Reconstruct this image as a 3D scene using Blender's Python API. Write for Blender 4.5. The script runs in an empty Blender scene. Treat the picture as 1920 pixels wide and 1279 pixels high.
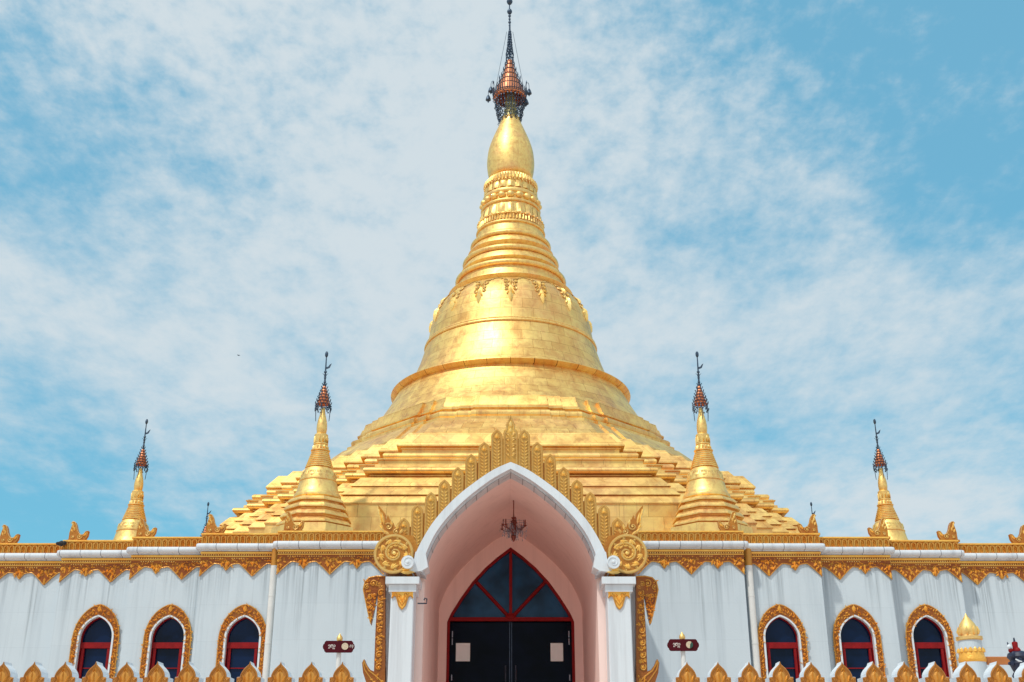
import bpy, math, random
from mathutils import Vector, Matrix
random.seed(7)
PI = math.pi; sin = math.sin; cos = math.cos; R_ = math.radians
S = bpy.context.scene
COL = S.collection

# ------------------------------------------------------------------ camera
FPX = 2150.0; PITCH = R_(22.1); EYE = 1.6; CX = 957.5; CY = 639.5
cam = bpy.data.cameras.new('camera'); cam.lens = FPX / 1920 * 36; cam.sensor_width = 36
cam.shift_x = 0.0013; cam.clip_end = 5000
camo = bpy.data.objects.new('camera', cam); COL.objects.link(camo)
camo.location = (0, 0, EYE); camo.rotation_euler = (R_(90) + PITCH, 0, 0)
S.camera = camo
S.view_settings.view_transform = 'Standard'; S.view_settings.look = 'None'
S.view_settings.gamma = 1; S.view_settings.exposure = -0.10

S.cycles.max_bounces = 14; S.cycles.diffuse_bounces = 8; S.cycles.glossy_bounces = 6

# ------------------------------------------------------------------ light
SUN_AZ = R_(-38); SUN_EL = R_(58)          # azimuth measured from straight behind the camera, to its left
sd = Vector((sin(SUN_AZ) * cos(SUN_EL), -cos(SUN_AZ) * cos(SUN_EL), sin(SUN_EL)))
sun = bpy.data.lights.new('sun', 'SUN'); sun.energy = 2.6; sun.angle = R_(2.5); sun.color = (1, 0.95, 0.86)
suno = bpy.data.objects.new('sun', sun); COL.objects.link(suno)
suno.rotation_euler = sd.to_track_quat('Z', 'Y').to_euler(); suno.location = (-20, -20, 40)

W = bpy.data.worlds.new("World"); S.world = W; W.use_nodes = True
nt = W.node_tree; nt.nodes.clear(); N = nt.nodes.new; L = nt.links.new
out = N('ShaderNodeOutputWorld'); bg = N('ShaderNodeBackground'); bg.inputs[1].default_value = 0.13
sky = N('ShaderNodeTexSky'); sky.sky_type = 'NISHITA'; sky.sun_disc = False
sky.sun_elevation = SUN_EL; sky.sun_rotation = math.atan2(sd.x, sd.y); sky.air_density = 1.0; sky.dust_density = 0.6
tint = N('ShaderNodeMix'); tint.data_type = 'RGBA'; tint.blend_type = 'MULTIPLY'; tint.inputs[0].default_value = 1
tint.inputs[7].default_value = (0.48, 1.72, 1.62, 1)
L(sky.outputs[0], tint.inputs[6])
teal = N('ShaderNodeMix'); teal.data_type = 'RGBA'; teal.inputs[0].default_value = 0.72; teal.inputs[7].default_value = (0.45, 3.15, 5.1, 1); L(tint.outputs[2], teal.inputs[6])
tc = N('ShaderNodeTexCoord'); sx = N('ShaderNodeSeparateXYZ'); L(tc.outputs['Generated'], sx.inputs[0])
zz = N('ShaderNodeMath'); zz.operation = 'MAXIMUM'; zz.inputs[1].default_value = 0.0; L(sx.outputs[2], zz.inputs[0])
za = N('ShaderNodeMath'); za.operation = 'ADD'; za.inputs[1].default_value = 0.16; L(zz.outputs[0], za.inputs[0])
dx_ = N('ShaderNodeMath'); dx_.operation = 'DIVIDE'; L(sx.outputs[0], dx_.inputs[0]); L(za.outputs[0], dx_.inputs[1])
dy_ = N('ShaderNodeMath'); dy_.operation = 'DIVIDE'; L(sx.outputs[1], dy_.inputs[0]); L(za.outputs[0], dy_.inputs[1])
cb = N('ShaderNodeCombineXYZ'); L(dx_.outputs[0], cb.inputs[0]); L(dy_.outputs[0], cb.inputs[1])
def wnoise(scale, det, rough, loc, stretch=(1, 1, 1), dist=0.0):
    m = N('ShaderNodeMapping'); m.inputs['Location'].default_value = loc; m.inputs['Scale'].default_value = stretch
    L(cb.outputs[0], m.inputs[0])
    n = N('ShaderNodeTexNoise'); n.inputs['Scale'].default_value = scale; n.inputs['Detail'].default_value = det
    n.inputs['Roughness'].default_value = rough; n.inputs['Distortion'].default_value = dist
    L(m.outputs[0], n.inputs['Vector']); return n.outputs[0]
def wm(op, a, b, clamp=False):
    m = N('ShaderNodeMath'); m.operation = op; m.use_clamp = clamp
    for i, v in ((0, a), (1, b)):
        if isinstance(v, (int, float)): m.inputs[i].default_value = v
        else: L(v, m.inputs[i])
    return m.outputs[0]
big = wnoise(0.9, 3, 0.5, (3.1, 1.7, 0), (1, 0.8, 1), 0.3)
mid = wnoise(3.2, 7, 0.60, (0.4, 5.2, 0), (1, 0.75, 1), 0.25)
fine = wnoise(13, 6, 0.62, (2.0, 0.3, 0), (1.25, 0.8, 1), 0.1)
# the cloud sheet breaks up towards the upper right of the view
side = wm('DIVIDE', sx.outputs[0], wm('MAXIMUM', sx.outputs[1], 0.2))
aside = wm('ABSOLUTE', wm('ADD', side, 0.13), 0)
brk = wm('ADD', wm('MULTIPLY', wm('MAXIMUM', wm('SUBTRACT', aside, 0.10), 0.0), 0.50), wm('MULTIPLY', wm('MAXIMUM', wm('MULTIPLY', wm('ADD', side, 0.02), wm('SUBTRACT', zz.outputs[0], 0.38)), 0.0), 6.5))
cov = wm('ADD', wm('MULTIPLY', big, 0.9), wm('MULTIPLY', mid, 0.85))
cov = wm('ADD', cov, wm('MULTIPLY', fine, 0.55))
front = N('ShaderNodeMapRange'); L(sx.outputs[1], front.inputs[0]); front.inputs[1].default_value = 0.3; front.inputs[2].default_value = 0.6
high = N('ShaderNodeMapRange'); L(zz.outputs[0], high.inputs[0]); high.inputs[1].default_value = 0.30; high.inputs[2].default_value = 0.58
f2 = wnoise(30, 4, 0.6, (1.0, 7.3, 0), (1.0, 0.8, 1), 0.1)
cov = wm('ADD', cov, wm('MULTIPLY', wm('MULTIPLY', wm('SUBTRACT', f2, 0.5), 0.75), high.outputs[0]))
cov = wm('SUBTRACT', cov, wm('MULTIPLY', wm('MINIMUM', brk, 0.6), front.outputs[0]))
rp = N('ShaderNodeMapRange'); rp.interpolation_type = 'SMOOTHSTEP'
rp.inputs[1].default_value = 0.60; rp.inputs[2].default_value = 1.27; rp.inputs[3].default_value = 0.18; rp.inputs[4].default_value = 0.98
L(cov, rp.inputs[0])
cmix = N('ShaderNodeMix'); cmix.data_type = 'RGBA'
L(rp.outputs[0], cmix.inputs[0]); L(teal.outputs[2], cmix.inputs[6]); cmix.inputs[7].default_value = (5.35, 6.05, 6.45, 1)
L(cmix.outputs[2], bg.inputs[0]); L(bg.outputs[0], out.inputs[0])

# ------------------------------------------------------------------ measuring: photograph pixel + true distance -> place
def Tn(y): return math.tan(PITCH + math.atan((CY - y) / FPX))
def at(px, py, Y):
    t = Tn(py); return Vector(((px - CX) / FPX * Y * (cos(PITCH) + t * sin(PITCH)), Y, EYE + t * Y))
def kf(t): return cos(PITCH) + t * sin(PITCH)
DA = 31.0                                    # distance of the pagoda's axis

# ------------------------------------------------------------------ materials
MATS = {}
class NM:
    def __init__(s, name):
        s.m = bpy.data.materials.new(name); s.m.use_nodes = True; s.t = s.m.node_tree
        s.b = s.t.nodes['Principled BSDF']
    def n(s, typ, **kw):
        x = s.t.nodes.new(typ)
        for k, v in kw.items(): setattr(x, k, v)
        return x
    def l(s, a, b): s.t.links.new(a, b)
    def coord(s, kind='Object', scale=(1, 1, 1)):
        c = s.n('ShaderNodeTexCoord'); m = s.n('ShaderNodeMapping'); m.inputs['Scale'].default_value = scale
        s.l(c.outputs[kind], m.inputs[0]); return m.outputs[0]
    def noise(s, scale, det=5, rough=0.55, kind='Object', st=(1, 1, 1), dist=0):
        x = s.n('ShaderNodeTexNoise'); x.inputs['Scale'].default_value = scale; x.inputs['Detail'].default_value = det
        x.inputs['Roughness'].default_value = rough; x.inputs['Distortion'].default_value = dist
        s.l(s.coord(kind, st), x.inputs['Vector']); return x.outputs[0]
    def ramp(s, fac, stops):
        r = s.n('ShaderNodeValToRGB'); cr = r.color_ramp
        while len(cr.elements) < len(stops): cr.elements.new(0.5)
        for e, (p, c) in zip(cr.elements, stops): e.position = p; e.color = (*c, 1) if len(c) == 3 else c
        s.l(fac, r.inputs[0]); return r.outputs[0]
    def mr(s, fac, a, b, c, d):
        r = s.n('ShaderNodeMapRange'); 
        for i, v in enumerate((a, b, c, d)): r.inputs[i + 1].default_value = v
        s.l(fac, r.inputs[0]); return r.outputs[0]
    def mix(s, fac, a, b, mode='MIX'):
        x = s.n('ShaderNodeMix', data_type='RGBA', blend_type=mode)
        for i, v in ((0, fac), (6, a), (7, b)):
            if isinstance(v, (int, float)): x.inputs[i].default_value = v
            elif isinstance(v, tuple): x.inputs[i].default_value = (*v, 1)
            else: s.l(v, x.inputs[i])
        return x.outputs[2]
    def bump(s, h, strength=0.3, dist=0.02, prev=None):
        x = s.n('ShaderNodeBump'); x.inputs['Strength'].default_value = strength; x.inputs['Distance'].default_value = dist
        s.l(h, x.inputs['Height'])
        if prev is not None: s.l(prev, x.inputs['Normal'])
        return x.outputs[0]
    def set(s, **kw):
        al = dict(color='Base Color', rough='Roughness', metal='Metallic', normal='Normal', spec='Specular IOR Level', coat='Coat Weight')
        for k, v in kw.items():
            i = s.b.inputs[al[k]]
            if isinstance(v, (int, float)): i.default_value = v
            elif isinstance(v, tuple): i.default_value = (*v, 1)
            else: s.l(v, i)
        return s.m

def gilt(name, brick=True, sc=1.0, bw=0.62, rh=0.31, ms=0.0045, mort=(0.34, 0.20, 0.09)):
    m = NM(name)
    n1 = m.noise(0.8 / sc, 6, 0.6); n2 = m.noise(3.2 / sc, 8, 0.65, dist=0.5); n3 = m.noise(24 / sc, 4, 0.6)
    c = m.ramp(n1, [(0.33, (0.94, 0.60, 0.18)), (0.52, (0.96, 0.67, 0.22)), (0.68, (0.90, 0.48, 0.20))])
    c2 = m.ramp(n2, [(0.38, (0.82, 0.41, 0.14)), (0.56, (0.97, 0.73, 0.27))])
    c = m.mix(0.5, c, c2)
    spots = m.ramp(n3, [(0.275, (0, 0, 0)), (0.32, (1, 1, 1))])
    c = m.mix(1.0, c, m.mix(spots, (0.42, 0.26, 0.14), (1, 1, 1)), 'MULTIPLY')
    drip = m.noise(1.0, 6, 0.65, st=(6 / sc, 6 / sc, .5 / sc)); c = m.mix(m.mr(drip, 0.54, 0.70, 0, 0.5), c, (0.55, 0.28, 0.13))
    rough = m.mr(n2, 0.3, 0.7, 0.36, 0.60)
    nb = m.bump(n2, 0.16, 0.05 * sc)
    nb = m.bump(m.noise(1.6 / sc, 3, 0.5), 0.12, 0.06 * sc, nb)
    if brick:
        b = m.n('ShaderNodeTexBrick'); m.l(m.coord('UV', (1, 1, 1)), b.inputs['Vector'])
        b.inputs['Scale'].default_value = 1.0; b.inputs['Mortar Size'].default_value = ms
        b.inputs['Brick Width'].default_value = bw; b.inputs['Row Height'].default_value = rh
        b.inputs['Color1'].default_value = (1, 1, 1, 1); b.inputs['Color2'].default_value = (0.84, 0.74, 0.66, 1)
        b.inputs['Mortar'].default_value = (*mort, 1); b.inputs['Mortar Smooth'].default_value = 0.3
        wear = m.mr(m.noise(0.9, 4, 0.6), 0.38, 0.60, 0.45, 1.0)
        c = m.mix(wear, c, m.mix(1.0, c, b.outputs[0], 'MULTIPLY'))
        nb = m.bump(b.outputs[1], 0.22, -0.01, nb)
    m.set(color=c, rough=rough, metal=0.80, normal=nb); return m.m
GILT = gilt('gilt_panels'); GILTS = gilt('gilt_smooth', False, 0.4); RINGM = gilt('gilt_ring_plates', True, 1.0, 0.63, 40.0, 0.012, (0.16, 0.07, 0.03))

def carved(name, a, b_, fine=60, metal=0.35, hollow_tone=(0.32, 0.11, 0.02)):
    m = NM(name)
    n = m.noise(fine, 3, 0.6); v = m.n('ShaderNodeTexVoronoi'); v.inputs['Scale'].default_value = fine * 0.55
    m.l(m.coord('Object'), v.inputs['Vector'])
    big = m.noise(2.5, 5, 0.6)
    c = m.mix(m.mr(big, 0.35, 0.65, 0, 1), a, b_)
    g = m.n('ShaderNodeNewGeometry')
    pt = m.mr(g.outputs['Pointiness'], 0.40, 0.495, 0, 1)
    c = m.mix(pt, m.mix(0.55, c, hollow_tone), c)  # concave places take the darker tone
    nb = m.bump(v.outputs['Distance'], 0.35, 0.012); nb = m.bump(n, 0.25, 0.006, nb)
    m.set(color=c, rough=m.mr(n, 0.3, 0.7, 0.28, 0.5), metal=metal, normal=nb); return m.m
CARVED = carved('carved_gilding', (1.0, 0.60, 0.12), (0.95, 0.43, 0.06))
CARVB = carved('carved_ground', (0.38, 0.11, 0.015), (0.27, 0.065, 0.010), 70, 0.35)  # dark colour paints shade into the gaps of the carving
PANEL = carved('gilt_leaf_panel', (0.95, 0.50, 0.07), (0.86, 0.38, 0.05), 40)
PANELB = carved('gilt_panel_ground', (0.98, 0.62, 0.13), (0.92, 0.50, 0.08), 30, 0.25)
GROUNDG = carved('amber_ground', (0.56, 0.23, 0.025), (0.44, 0.15, 0.018), 40, .25)  # darker than the gilding, painting shade behind relief and between panels
RELIEF = carved('bright_relief', (1.0, 0.76, 0.27), (0.98, 0.64, 0.17), 50, 0.3)

def plaster(name, base, streak, amount=0.8, joint=True, bw=0.9, rh=0.62, mort=(0.88, 0.89, 0.9), ms=0.003):
    m = NM(name)
    s1 = m.noise(1.0, 6, 0.65, st=(5.2, 5.2, 0.22)); s2 = m.noise(1.0, 7, 0.7, st=(17, 17, 0.5)); bl = m.noise(0.9, 5, 0.6)
    f = m.mr(s1, 0.50, 0.72, 0, amount); c = m.mix(f, base, streak)
    f2 = m.mr(s2, 0.56, 0.80, 0, amount * 0.55); c = m.mix(f2, c, tuple(x * 0.75 for x in streak))
    c = m.mix(m.mr(bl, 0.35, 0.7, 0, 0.35), c, tuple(x * 0.86 for x in base))
    nb = m.bump(m.noise(30, 4, 0.6), 0.12, 0.01)
    if name == 'white_marble_wall':
        co = m.n('ShaderNodeTexCoord'); sp0 = m.n('ShaderNodeSeparateXYZ'); m.l(co.outputs['Object'], sp0.inputs[0])
        ln = m.noise(1.0, 3, 0.6, st=(2.6, 2.6, 0.02)); fn = m.noise(1.0, 5, 0.7, st=(24, 24, 0.35))
        a1 = m.n('ShaderNodeMath', operation='MULTIPLY_ADD'); m.l(ln, a1.inputs[0]); a1.inputs[1].default_value = 5.5; m.l(sp0.outputs[2], a1.inputs[2])
        run = m.mr(a1.outputs[0], 5.75, 6.7, 0, 1); run2 = m.n('ShaderNodeMath', operation='MULTIPLY'); m.l(run, run2.inputs[0]); m.l(m.mr(fn, 0.44, 0.66, 0, 0.72), run2.inputs[1])
        c = m.mix(run2.outputs[0], c, (0.20, 0.24, 0.27))
    if joint:
        g = m.n('ShaderNodeTexBrick'); cc = m.n('ShaderNodeTexCoord'); sp = m.n('ShaderNodeSeparateXYZ'); cb = m.n('ShaderNodeCombineXYZ')
        m.l(cc.outputs['Object'], sp.inputs[0]); m.l(sp.outputs[0], cb.inputs[0]); m.l(sp.outputs[2], cb.inputs[1])
        m.l(cb.outputs[0], g.inputs['Vector']); g.inputs['Scale'].default_value = 1; g.offset = 0
        g.inputs['Brick Width'].default_value = bw; g.inputs['Row Height'].default_value = rh; g.inputs['Mortar Size'].default_value = ms
        g.inputs['Color1'].default_value = (1, 1, 1, 1); g.inputs['Color2'].default_value = (0.965, 0.97, 0.975, 1); g.inputs['Mortar'].default_value = (*mort, 1)
        c = m.mix(1.0, c, g.outputs[0], 'MULTIPLY')
    m.set(color=c, rough=0.62, normal=nb); return m.m
WALL = plaster('white_marble_wall', (0.60, 0.685, 0.745), (0.30, 0.37, 0.43), 0.38)
ROLLM = plaster('cornice_marble', (0.70, 0.75, 0.80), (0.36, 0.39, 0.44), 0.6, True, 0.37, 50.0, (0.30, 0.30, 0.33), 0.006)
MARBLE = plaster('white_marble', (0.73, 0.79, 0.84), (0.42, 0.43, 0.46), 0.5, False)
SLAB = plaster('grey_marble_slab', (0.66, 0.68, 0.71), (0.34, 0.36, 0.40), 0.8, False)
def simple(name, col, rough=0.5, metal=0, var=0.12, scale=8, bump=0.1, spec=None):
    m = NM(name); n = m.noise(scale, 5, 0.6)
    c = m.mix(m.mr(n, 0.3, 0.7, 0, 1), tuple(x * (1 - var) for x in col), tuple(min(1, x * (1 + var)) for x in col))
    m.set(color=c, rough=rough, metal=metal, normal=m.bump(n, bump, 0.01))
    if spec is not None: m.set(spec=spec)
    return m.m
SALMON = plaster('salmon_plaster', (0.98, 0.76, 0.70), (0.74, 0.55, 0.50), 0.45, False)
REDTILE = simple('red_floor_tile', (0.72, 0.40, 0.32), 0.5, 0, 0.1, 4)
RED = simple('red_painted_wood', (0.25, 0.006, 0.008), 0.55, 0, 0.2, 12, 0.1, 0.2)
MAROON = simple('maroon_sign_board', (0.075, 0.004, 0.010), 0.6, 0, 0.1, 8, 0.1, 0.15)
DARK = simple('dark_iron', (0.055, 0.085, 0.13), 0.45, 0.6, 0.3, 20)
NAVY = simple('dark_blue_figure', (0.015, 0.025, 0.06), 0.5, 0, 0.3, 20)
COPPER = simple('orange_copper', (0.70, 0.25, 0.11), 0.42, 0.5, 0.3, 30)
NECK = simple('weathered_gilt', (0.40, 0.36, 0.16), 0.5, 0.5, 0.4, 10)
PIPE = simple('white_plastic_pipe', (0.72, 0.72, 0.70), 0.4, 0, 0.05)
PAPER = simple('white_paper', (0.86, 1.0, 1.0), 0.8, 0, 0.03)
PAVE = simple('terracotta_paving', (0.64, 0.50, 0.42), 0.8, 0, 0.12, 3)
ROOF = simple('roof_screed', (0.58, 0.33, 0.20), 0.8, 0, 0.2, 3)
BLACK = simple('black_rubber_sheet', (0.012, 0.012, 0.014), 0.6)
LETTER = simple('pale_lettering', (0.62, 0.55, 0.52), 0.6)
DISC = simple('pale_disc', (0.62, 0.50, 0.36), 0.5, 0, 0.3, 60)
GREEN = simple('dark_green_paint', (0.02, 0.07, 0.05), 0.5)
BRASS = simple('dark_brass', (0.20, 0.045, 0.03), 0.4, 0.4, 0.3, 30)
CRYST = simple('dull_crystal', (0.30, 0.32, 0.38), 0.15, 0.2, 0.3, 40)
def glass(name, col, rough=0.08, spec=0.2):
    m = NM(name); n = m.noise(1.3, 3, 0.5)
    c = m.mix(m.mr(n, 0.4, 0.6, 0, 1), tuple(x * 0.45 for x in col), tuple(x * 1.25 for x in col))  # uneven colour stands in for pale reflections in the panes
    m.set(color=c, rough=rough, spec=spec, normal=m.bump(m.noise(1.8, 2, 0.5), 0.05, 0.05)); return m.m
GLASS = glass('dark_opaque_glass', (0.003, 0.012, 0.045)); FAN = glass('sky_reflection_glass', (0.016, 0.085, 0.19), 0.25); DOORG = glass('door_glass', (0.0018, 0.004, 0.016), 0.16, 0.08)  # opaque panes; dark interior and the fanlight's sky reflection are put into the colour

# ------------------------------------------------------------------ mesh kit
class MB:
    def __init__(s): s.v = []; s.f = []; s.uv = {}
    def add(s, vs, fs):
        o = len(s.v); s.v += [tuple(p) for p in vs]; s.f += [tuple(i + o for i in f) for f in fs]; return o
    def box(s, x0, x1, y0, y1, z0, z1):
        s.add([(x0, y0, z0), (x1, y0, z0), (x1, y1, z0), (x0, y1, z0), (x0, y0, z1), (x1, y0, z1), (x1, y1, z1), (x0, y1, z1)],
              [(0, 3, 2, 1), (4, 5, 6, 7), (0, 1, 5, 4), (1, 2, 6, 5), (2, 3, 7, 6), (3, 0, 4, 7)])
    def bbox(s, x0, x1, y0, y1, z0, z1, b=0.01):            # box with bevelled upright edges and top
        p = [(x0 + b, y0), (x1 - b, y0), (x1, y0 + b), (x1, y1 - b), (x1 - b, y1), (x0 + b, y1), (x0, y1 - b), (x0, y0 + b)]
        cx, cy = (x0 + x1) / 2, (y0 + y1) / 2
        def ring(z, d): return [(x - (d if x > cx else -d), y - (d if y > cy else -d), z) for x, y in p]
        s.loft([ring(z0 + b, 0) if 0 else ring(z0, 0), ring(z1 - b, 0), ring(z1, b)], True, True)
    def loft(s, rings, cap0=False, cap1=False, uvs=None):
        n = len(rings[0]); o = len(s.v)
        for r in rings: s.v += [tuple(p) for p in r]
        for j in range(len(rings) - 1):
            for i in range(n):
                i2 = (i + 1) % n
                f = (o + j * n + i, o + j * n + i2, o + (j + 1) * n + i2, o + (j + 1) * n + i)
                if uvs: s.uv[len(s.f)] = (uvs[j][i], uvs[j][i + 1], uvs[j + 1][i + 1], uvs[j + 1][i])
                s.f.append(f)
        if cap0: s.f.append(tuple(o + i for i in reversed(range(n))))
        if cap1: s.f.append(tuple(o + (len(rings) - 1) * n + i for i in range(n)))
    def plan(s, prof, fn, cx, cy, cap0=True, cap1=True):    # prof: list of (R, z); fn(R) -> 2D ring, counter-clockwise
        rings = []; uvs = []; vlen = 0; pr = None
        Rm = max(p[0] for p in prof)
        ref = fn(Rm); per = [0]
        for i in range(len(ref)):
            a = ref[i]; b = ref[(i + 1) % len(ref)]; per.append(per[-1] + math.hypot(b[0] - a[0], b[1] - a[1]))
        for (R, z) in prof:
            if pr: vlen += math.hypot(R - pr[0], z - pr[1])
            pr = (R, z)
            rings.append([(cx + x, cy + y, z) for x, y in fn(R)]); uvs.append([(u, vlen) for u in per])
        s.loft(rings, cap0, cap1, uvs)
    def lathe(s, prof, cx, cy, seg=48, cap0=True, cap1=True):
        s.plan(prof, lambda R: [(R * cos(2 * PI * i / seg), R * sin(2 * PI * i / seg)) for i in range(seg)], cx, cy, cap0, cap1)
    def tube(s, pts, r, n=6, caps=True):
        pts = [Vector(p) for p in pts]; rr = r if isinstance(r, (list, tuple)) else [r] * len(pts); rings = []
        up = None
        for i, p in enumerate(pts):
            t = (pts[min(i + 1, len(pts) - 1)] - pts[max(i - 1, 0)])
            if t.length < 1e-9: t = Vector((0, 0, 1))
            t.normalize()
            if up is None: up = Vector((0, 1, 0)) if abs(t.y) < 0.9 else Vector((1, 0, 0))
            a = t.cross(up)
            if a.length < 1e-4: a = t.cross(Vector((1, 0.1, 0)))
            a.normalize(); b = a.cross(t); up = b
            rings.append([p + (a * cos(2 * PI * k / n) + b * sin(2 * PI * k / n)) * rr[i] for k in range(n)])
        s.loft(rings, caps, caps)
    def blob(s, c, rx, ry=None, rz=None, n=8, m=5):
        ry = ry or rx; rz = rz or rx; c = Vector(c); rings = []
        for j in range(1, m):
            a = PI * j / m - PI / 2
            rings.append([(c.x + rx * cos(a) * cos(2 * PI * i / n), c.y + ry * cos(a) * sin(2 * PI * i / n), c.z + rz * sin(a)) for i in range(n)])
        o = len(s.v); s.loft(rings); b = len(s.v); s.v += [(c.x, c.y, c.z - rz), (c.x, c.y, c.z + rz)]
        for i in range(n):
            s.f.append((b, o + (i + 1) % n, o + i)); s.f.append((b + 1, o + (m - 2) * n + i, o + (m - 2) * n + (i + 1) % n))
    def prism(s, out2, y0, y1):                              # XZ outline (counter-clockwise seen from the front) extruded along Y
        n = len(out2); o = len(s.v)
        s.v += [(x, y0, z) for x, z in out2] + [(x, y1, z) for x, z in out2]
        s.f.append(tuple(o + i for i in range(n))); s.f.append(tuple(o + n + i for i in reversed(range(n))))
        for i in range(n):
            j = (i + 1) % n; s.f.append((o + j, o + i, o + n + i, o + n + j))
    def band(s, A, B, y0, y1, closed=False, back=True):      # strip between two XZ polylines, extruded along Y
        n = len(A); o = len(s.v)
        for y in (y0, y1): s.v += [(x, y, z) for x, z in A] + [(x, y, z) for x, z in B]
        m = n if closed else n - 1
        for i in range(m):
            j = (i + 1) % n
            s.f.append((o + i, o + j, o + n + j, o + n + i))
            if back: s.f.append((o + 2 * n + j, o + 2 * n + i, o + 3 * n + i, o + 3 * n + j))
            s.f.append((o + j, o + i, o + 2 * n + i, o + 2 * n + j))
            s.f.append((o + n + i, o + n + j, o + 3 * n + j, o + 3 * n + i))
        if not closed:
            s.f.append((o, o + n, o + 3 * n, o + 2 * n)); e = n - 1
            s.f.append((o + n + e, o + e, o + 2 * n + e, o + 3 * n + e))
    # ---- carved relief pieces, all raised towards -Y from the plane y
    def leaf(s, x, z, y, ang, ln, wd, h=None):
        h = (h or wd * 0.45) * 1.45; c, d = cos(ang), sin(ang)
        P = [(0, 0), (0.25, 0.42), (0.55, 0.5), (0.82, 0.25), (1, 0), (0.82, -0.25), (0.55, -0.5), (0.25, -0.42)]
        vs = [(x + u * ln * c - w * wd * d, y, z + u * ln * d + w * wd * c) for u, w in P]
        vs += [(x + u * ln * c, y - h * k, z + u * ln * d) for u, k in ((0.25, 0.8), (0.55, 1.0), (0.85, 0.6))]
        s.add(vs, [(0, 8, 1), (1, 8, 9, 2), (2, 9, 10, 3), (3, 10, 4), (4, 10, 5), (5, 10, 9, 6), (6, 9, 8, 7), (7, 8, 0)])
    def curl(s, x, z, y, r, a0=0, turns=1.4, sg=1, th=None, n=16, k=5):
        th = th or r * 0.22; pts = []; rr = []
        for i in range(n + 1):
            u = i / n; rad = r * (1 - 0.82 * u); a = a0 + sg * 2 * PI * turns * u
            pts.append((x + rad * cos(a), y - th * 0.5, z + rad * sin(a))); rr.append(th * (1.0 - 0.45 * u))
        s.tube(pts, rr, k); s.blob((x, y - th * 0.7, z), th * 1.05, th * 1.0, th * 1.05, 6, 4)
    def ribbon(s, pts, wd, y, h, n=6):                        # half-round raised line in the XZ plane; pts [(x,z)]
        s.tube([(x, y, z) for x, z in pts], wd if isinstance(wd, (list, tuple)) else wd, n)
    def xform(s, start, M):
        for i in range(start, len(s.v)): s.v[i] = tuple(M @ Vector(s.v[i]))
    def build(s, name, mat, parent=None, smooth=35, local=False):
        me = bpy.data.meshes.new(name)
        off = Vector((0, 0, 0)) if (local or parent is None) else world_loc(parent)
        me.from_pydata([(x - off.x, y - off.y, z - off.z) for x, y, z in s.v], [], s.f)
        if s.uv:
            ul = me.uv_layers.new(name='UVMap').data
            for p in me.polygons:
                q = s.uv.get(p.index)
                if q:
                    for k, li in enumerate(p.loop_indices): ul[li].uv = q[k]
        me.materials.append(mat)
        if smooth:
            me.polygons.foreach_set('use_smooth', [True] * len(me.polygons))
            me.set_sharp_from_angle(angle=R_(smooth))
        me.update()
        o = bpy.data.objects.new(name, me); COL.objects.link(o)
        if parent: o.parent = parent
        return o
def world_loc(o):
    v = Vector((0, 0, 0))
    while o: v += o.location; o = o.parent
    return v
def tag(o, label, cat, group=None, kind=None):
    if label: o['label'] = label
    if cat: o['category'] = cat
    if group: o['group'] = group
    if kind: o['kind'] = kind
    return o
def thing(name, loc, label, cat, group=None):
    o = bpy.data.objects.new(name, None); COL.objects.link(o); o.location = loc; o.empty_display_size = 0.2
    return tag(o, label, cat, group)
def kids(o): return [c for c in bpy.data.objects if c.parent == o]
def copy_tree(o, parent=None):
    c = o.copy(); COL.objects.link(c)
    if parent: c.parent = parent
    for k in kids(o): copy_tree(k, c)
    return c
def lerp(a, b, t): return a + (b - a) * t
def resample(pts, n):
    L_ = [0]
    for a, b in zip(pts, pts[1:]): L_.append(L_[-1] + math.hypot(b[0] - a[0], b[1] - a[1]))
    out = []; j = 0
    for i in range(n):
        d = L_[-1] * i / (n - 1)
        while j < len(pts) - 2 and L_[j + 1] < d: j += 1
        t = (d - L_[j]) / max(1e-9, L_[j + 1] - L_[j]); out.append((lerp(pts[j][0], pts[j + 1][0], t), lerp(pts[j][1], pts[j + 1][1], t)))
    return out
def smoothpts(pts, n=6):                                       # Catmull-Rom
    P = [pts[0]] + list(pts) + [pts[-1]]; out = []
    for i in range(1, len(P) - 2):
        for k in range(n):
            t = k / n; q = []
            for d in range(len(pts[0])):
                a, b, c, e = P[i - 1][d], P[i][d], P[i + 1][d], P[i + 2][d]
                q.append(0.5 * (2 * b + (c - a) * t + (2 * a - 5 * b + 4 * c - e) * t * t + (3 * b - a - 3 * c + e) * t ** 3))
            out.append(tuple(q))
    out.append(tuple(pts[-1])); return out

# ------------------------------------------------------------------ ground and platform
PZ = 1.75                                                     # terrace level
g = MB(); g.box(-400, 400, -300, 900, -0.5, 0.0)
tag(g.build('ground', PAVE, None, 0), None, None, None, 'structure')
g = MB(); g.box(-30, 30, 10.75, 60, 0.004, PZ)
for i in range(9):
    g.box(-1.45, 1.45, 10.75 - 0.3 * (i + 1), 10.75 - 0.3 * i - 0.001 * i, 0.004, PZ - 0.194 * (i + 1) + 0.0)
tag(g.build('terrace', PAVE, None, 0), None, None, None, 'structure')

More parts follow.
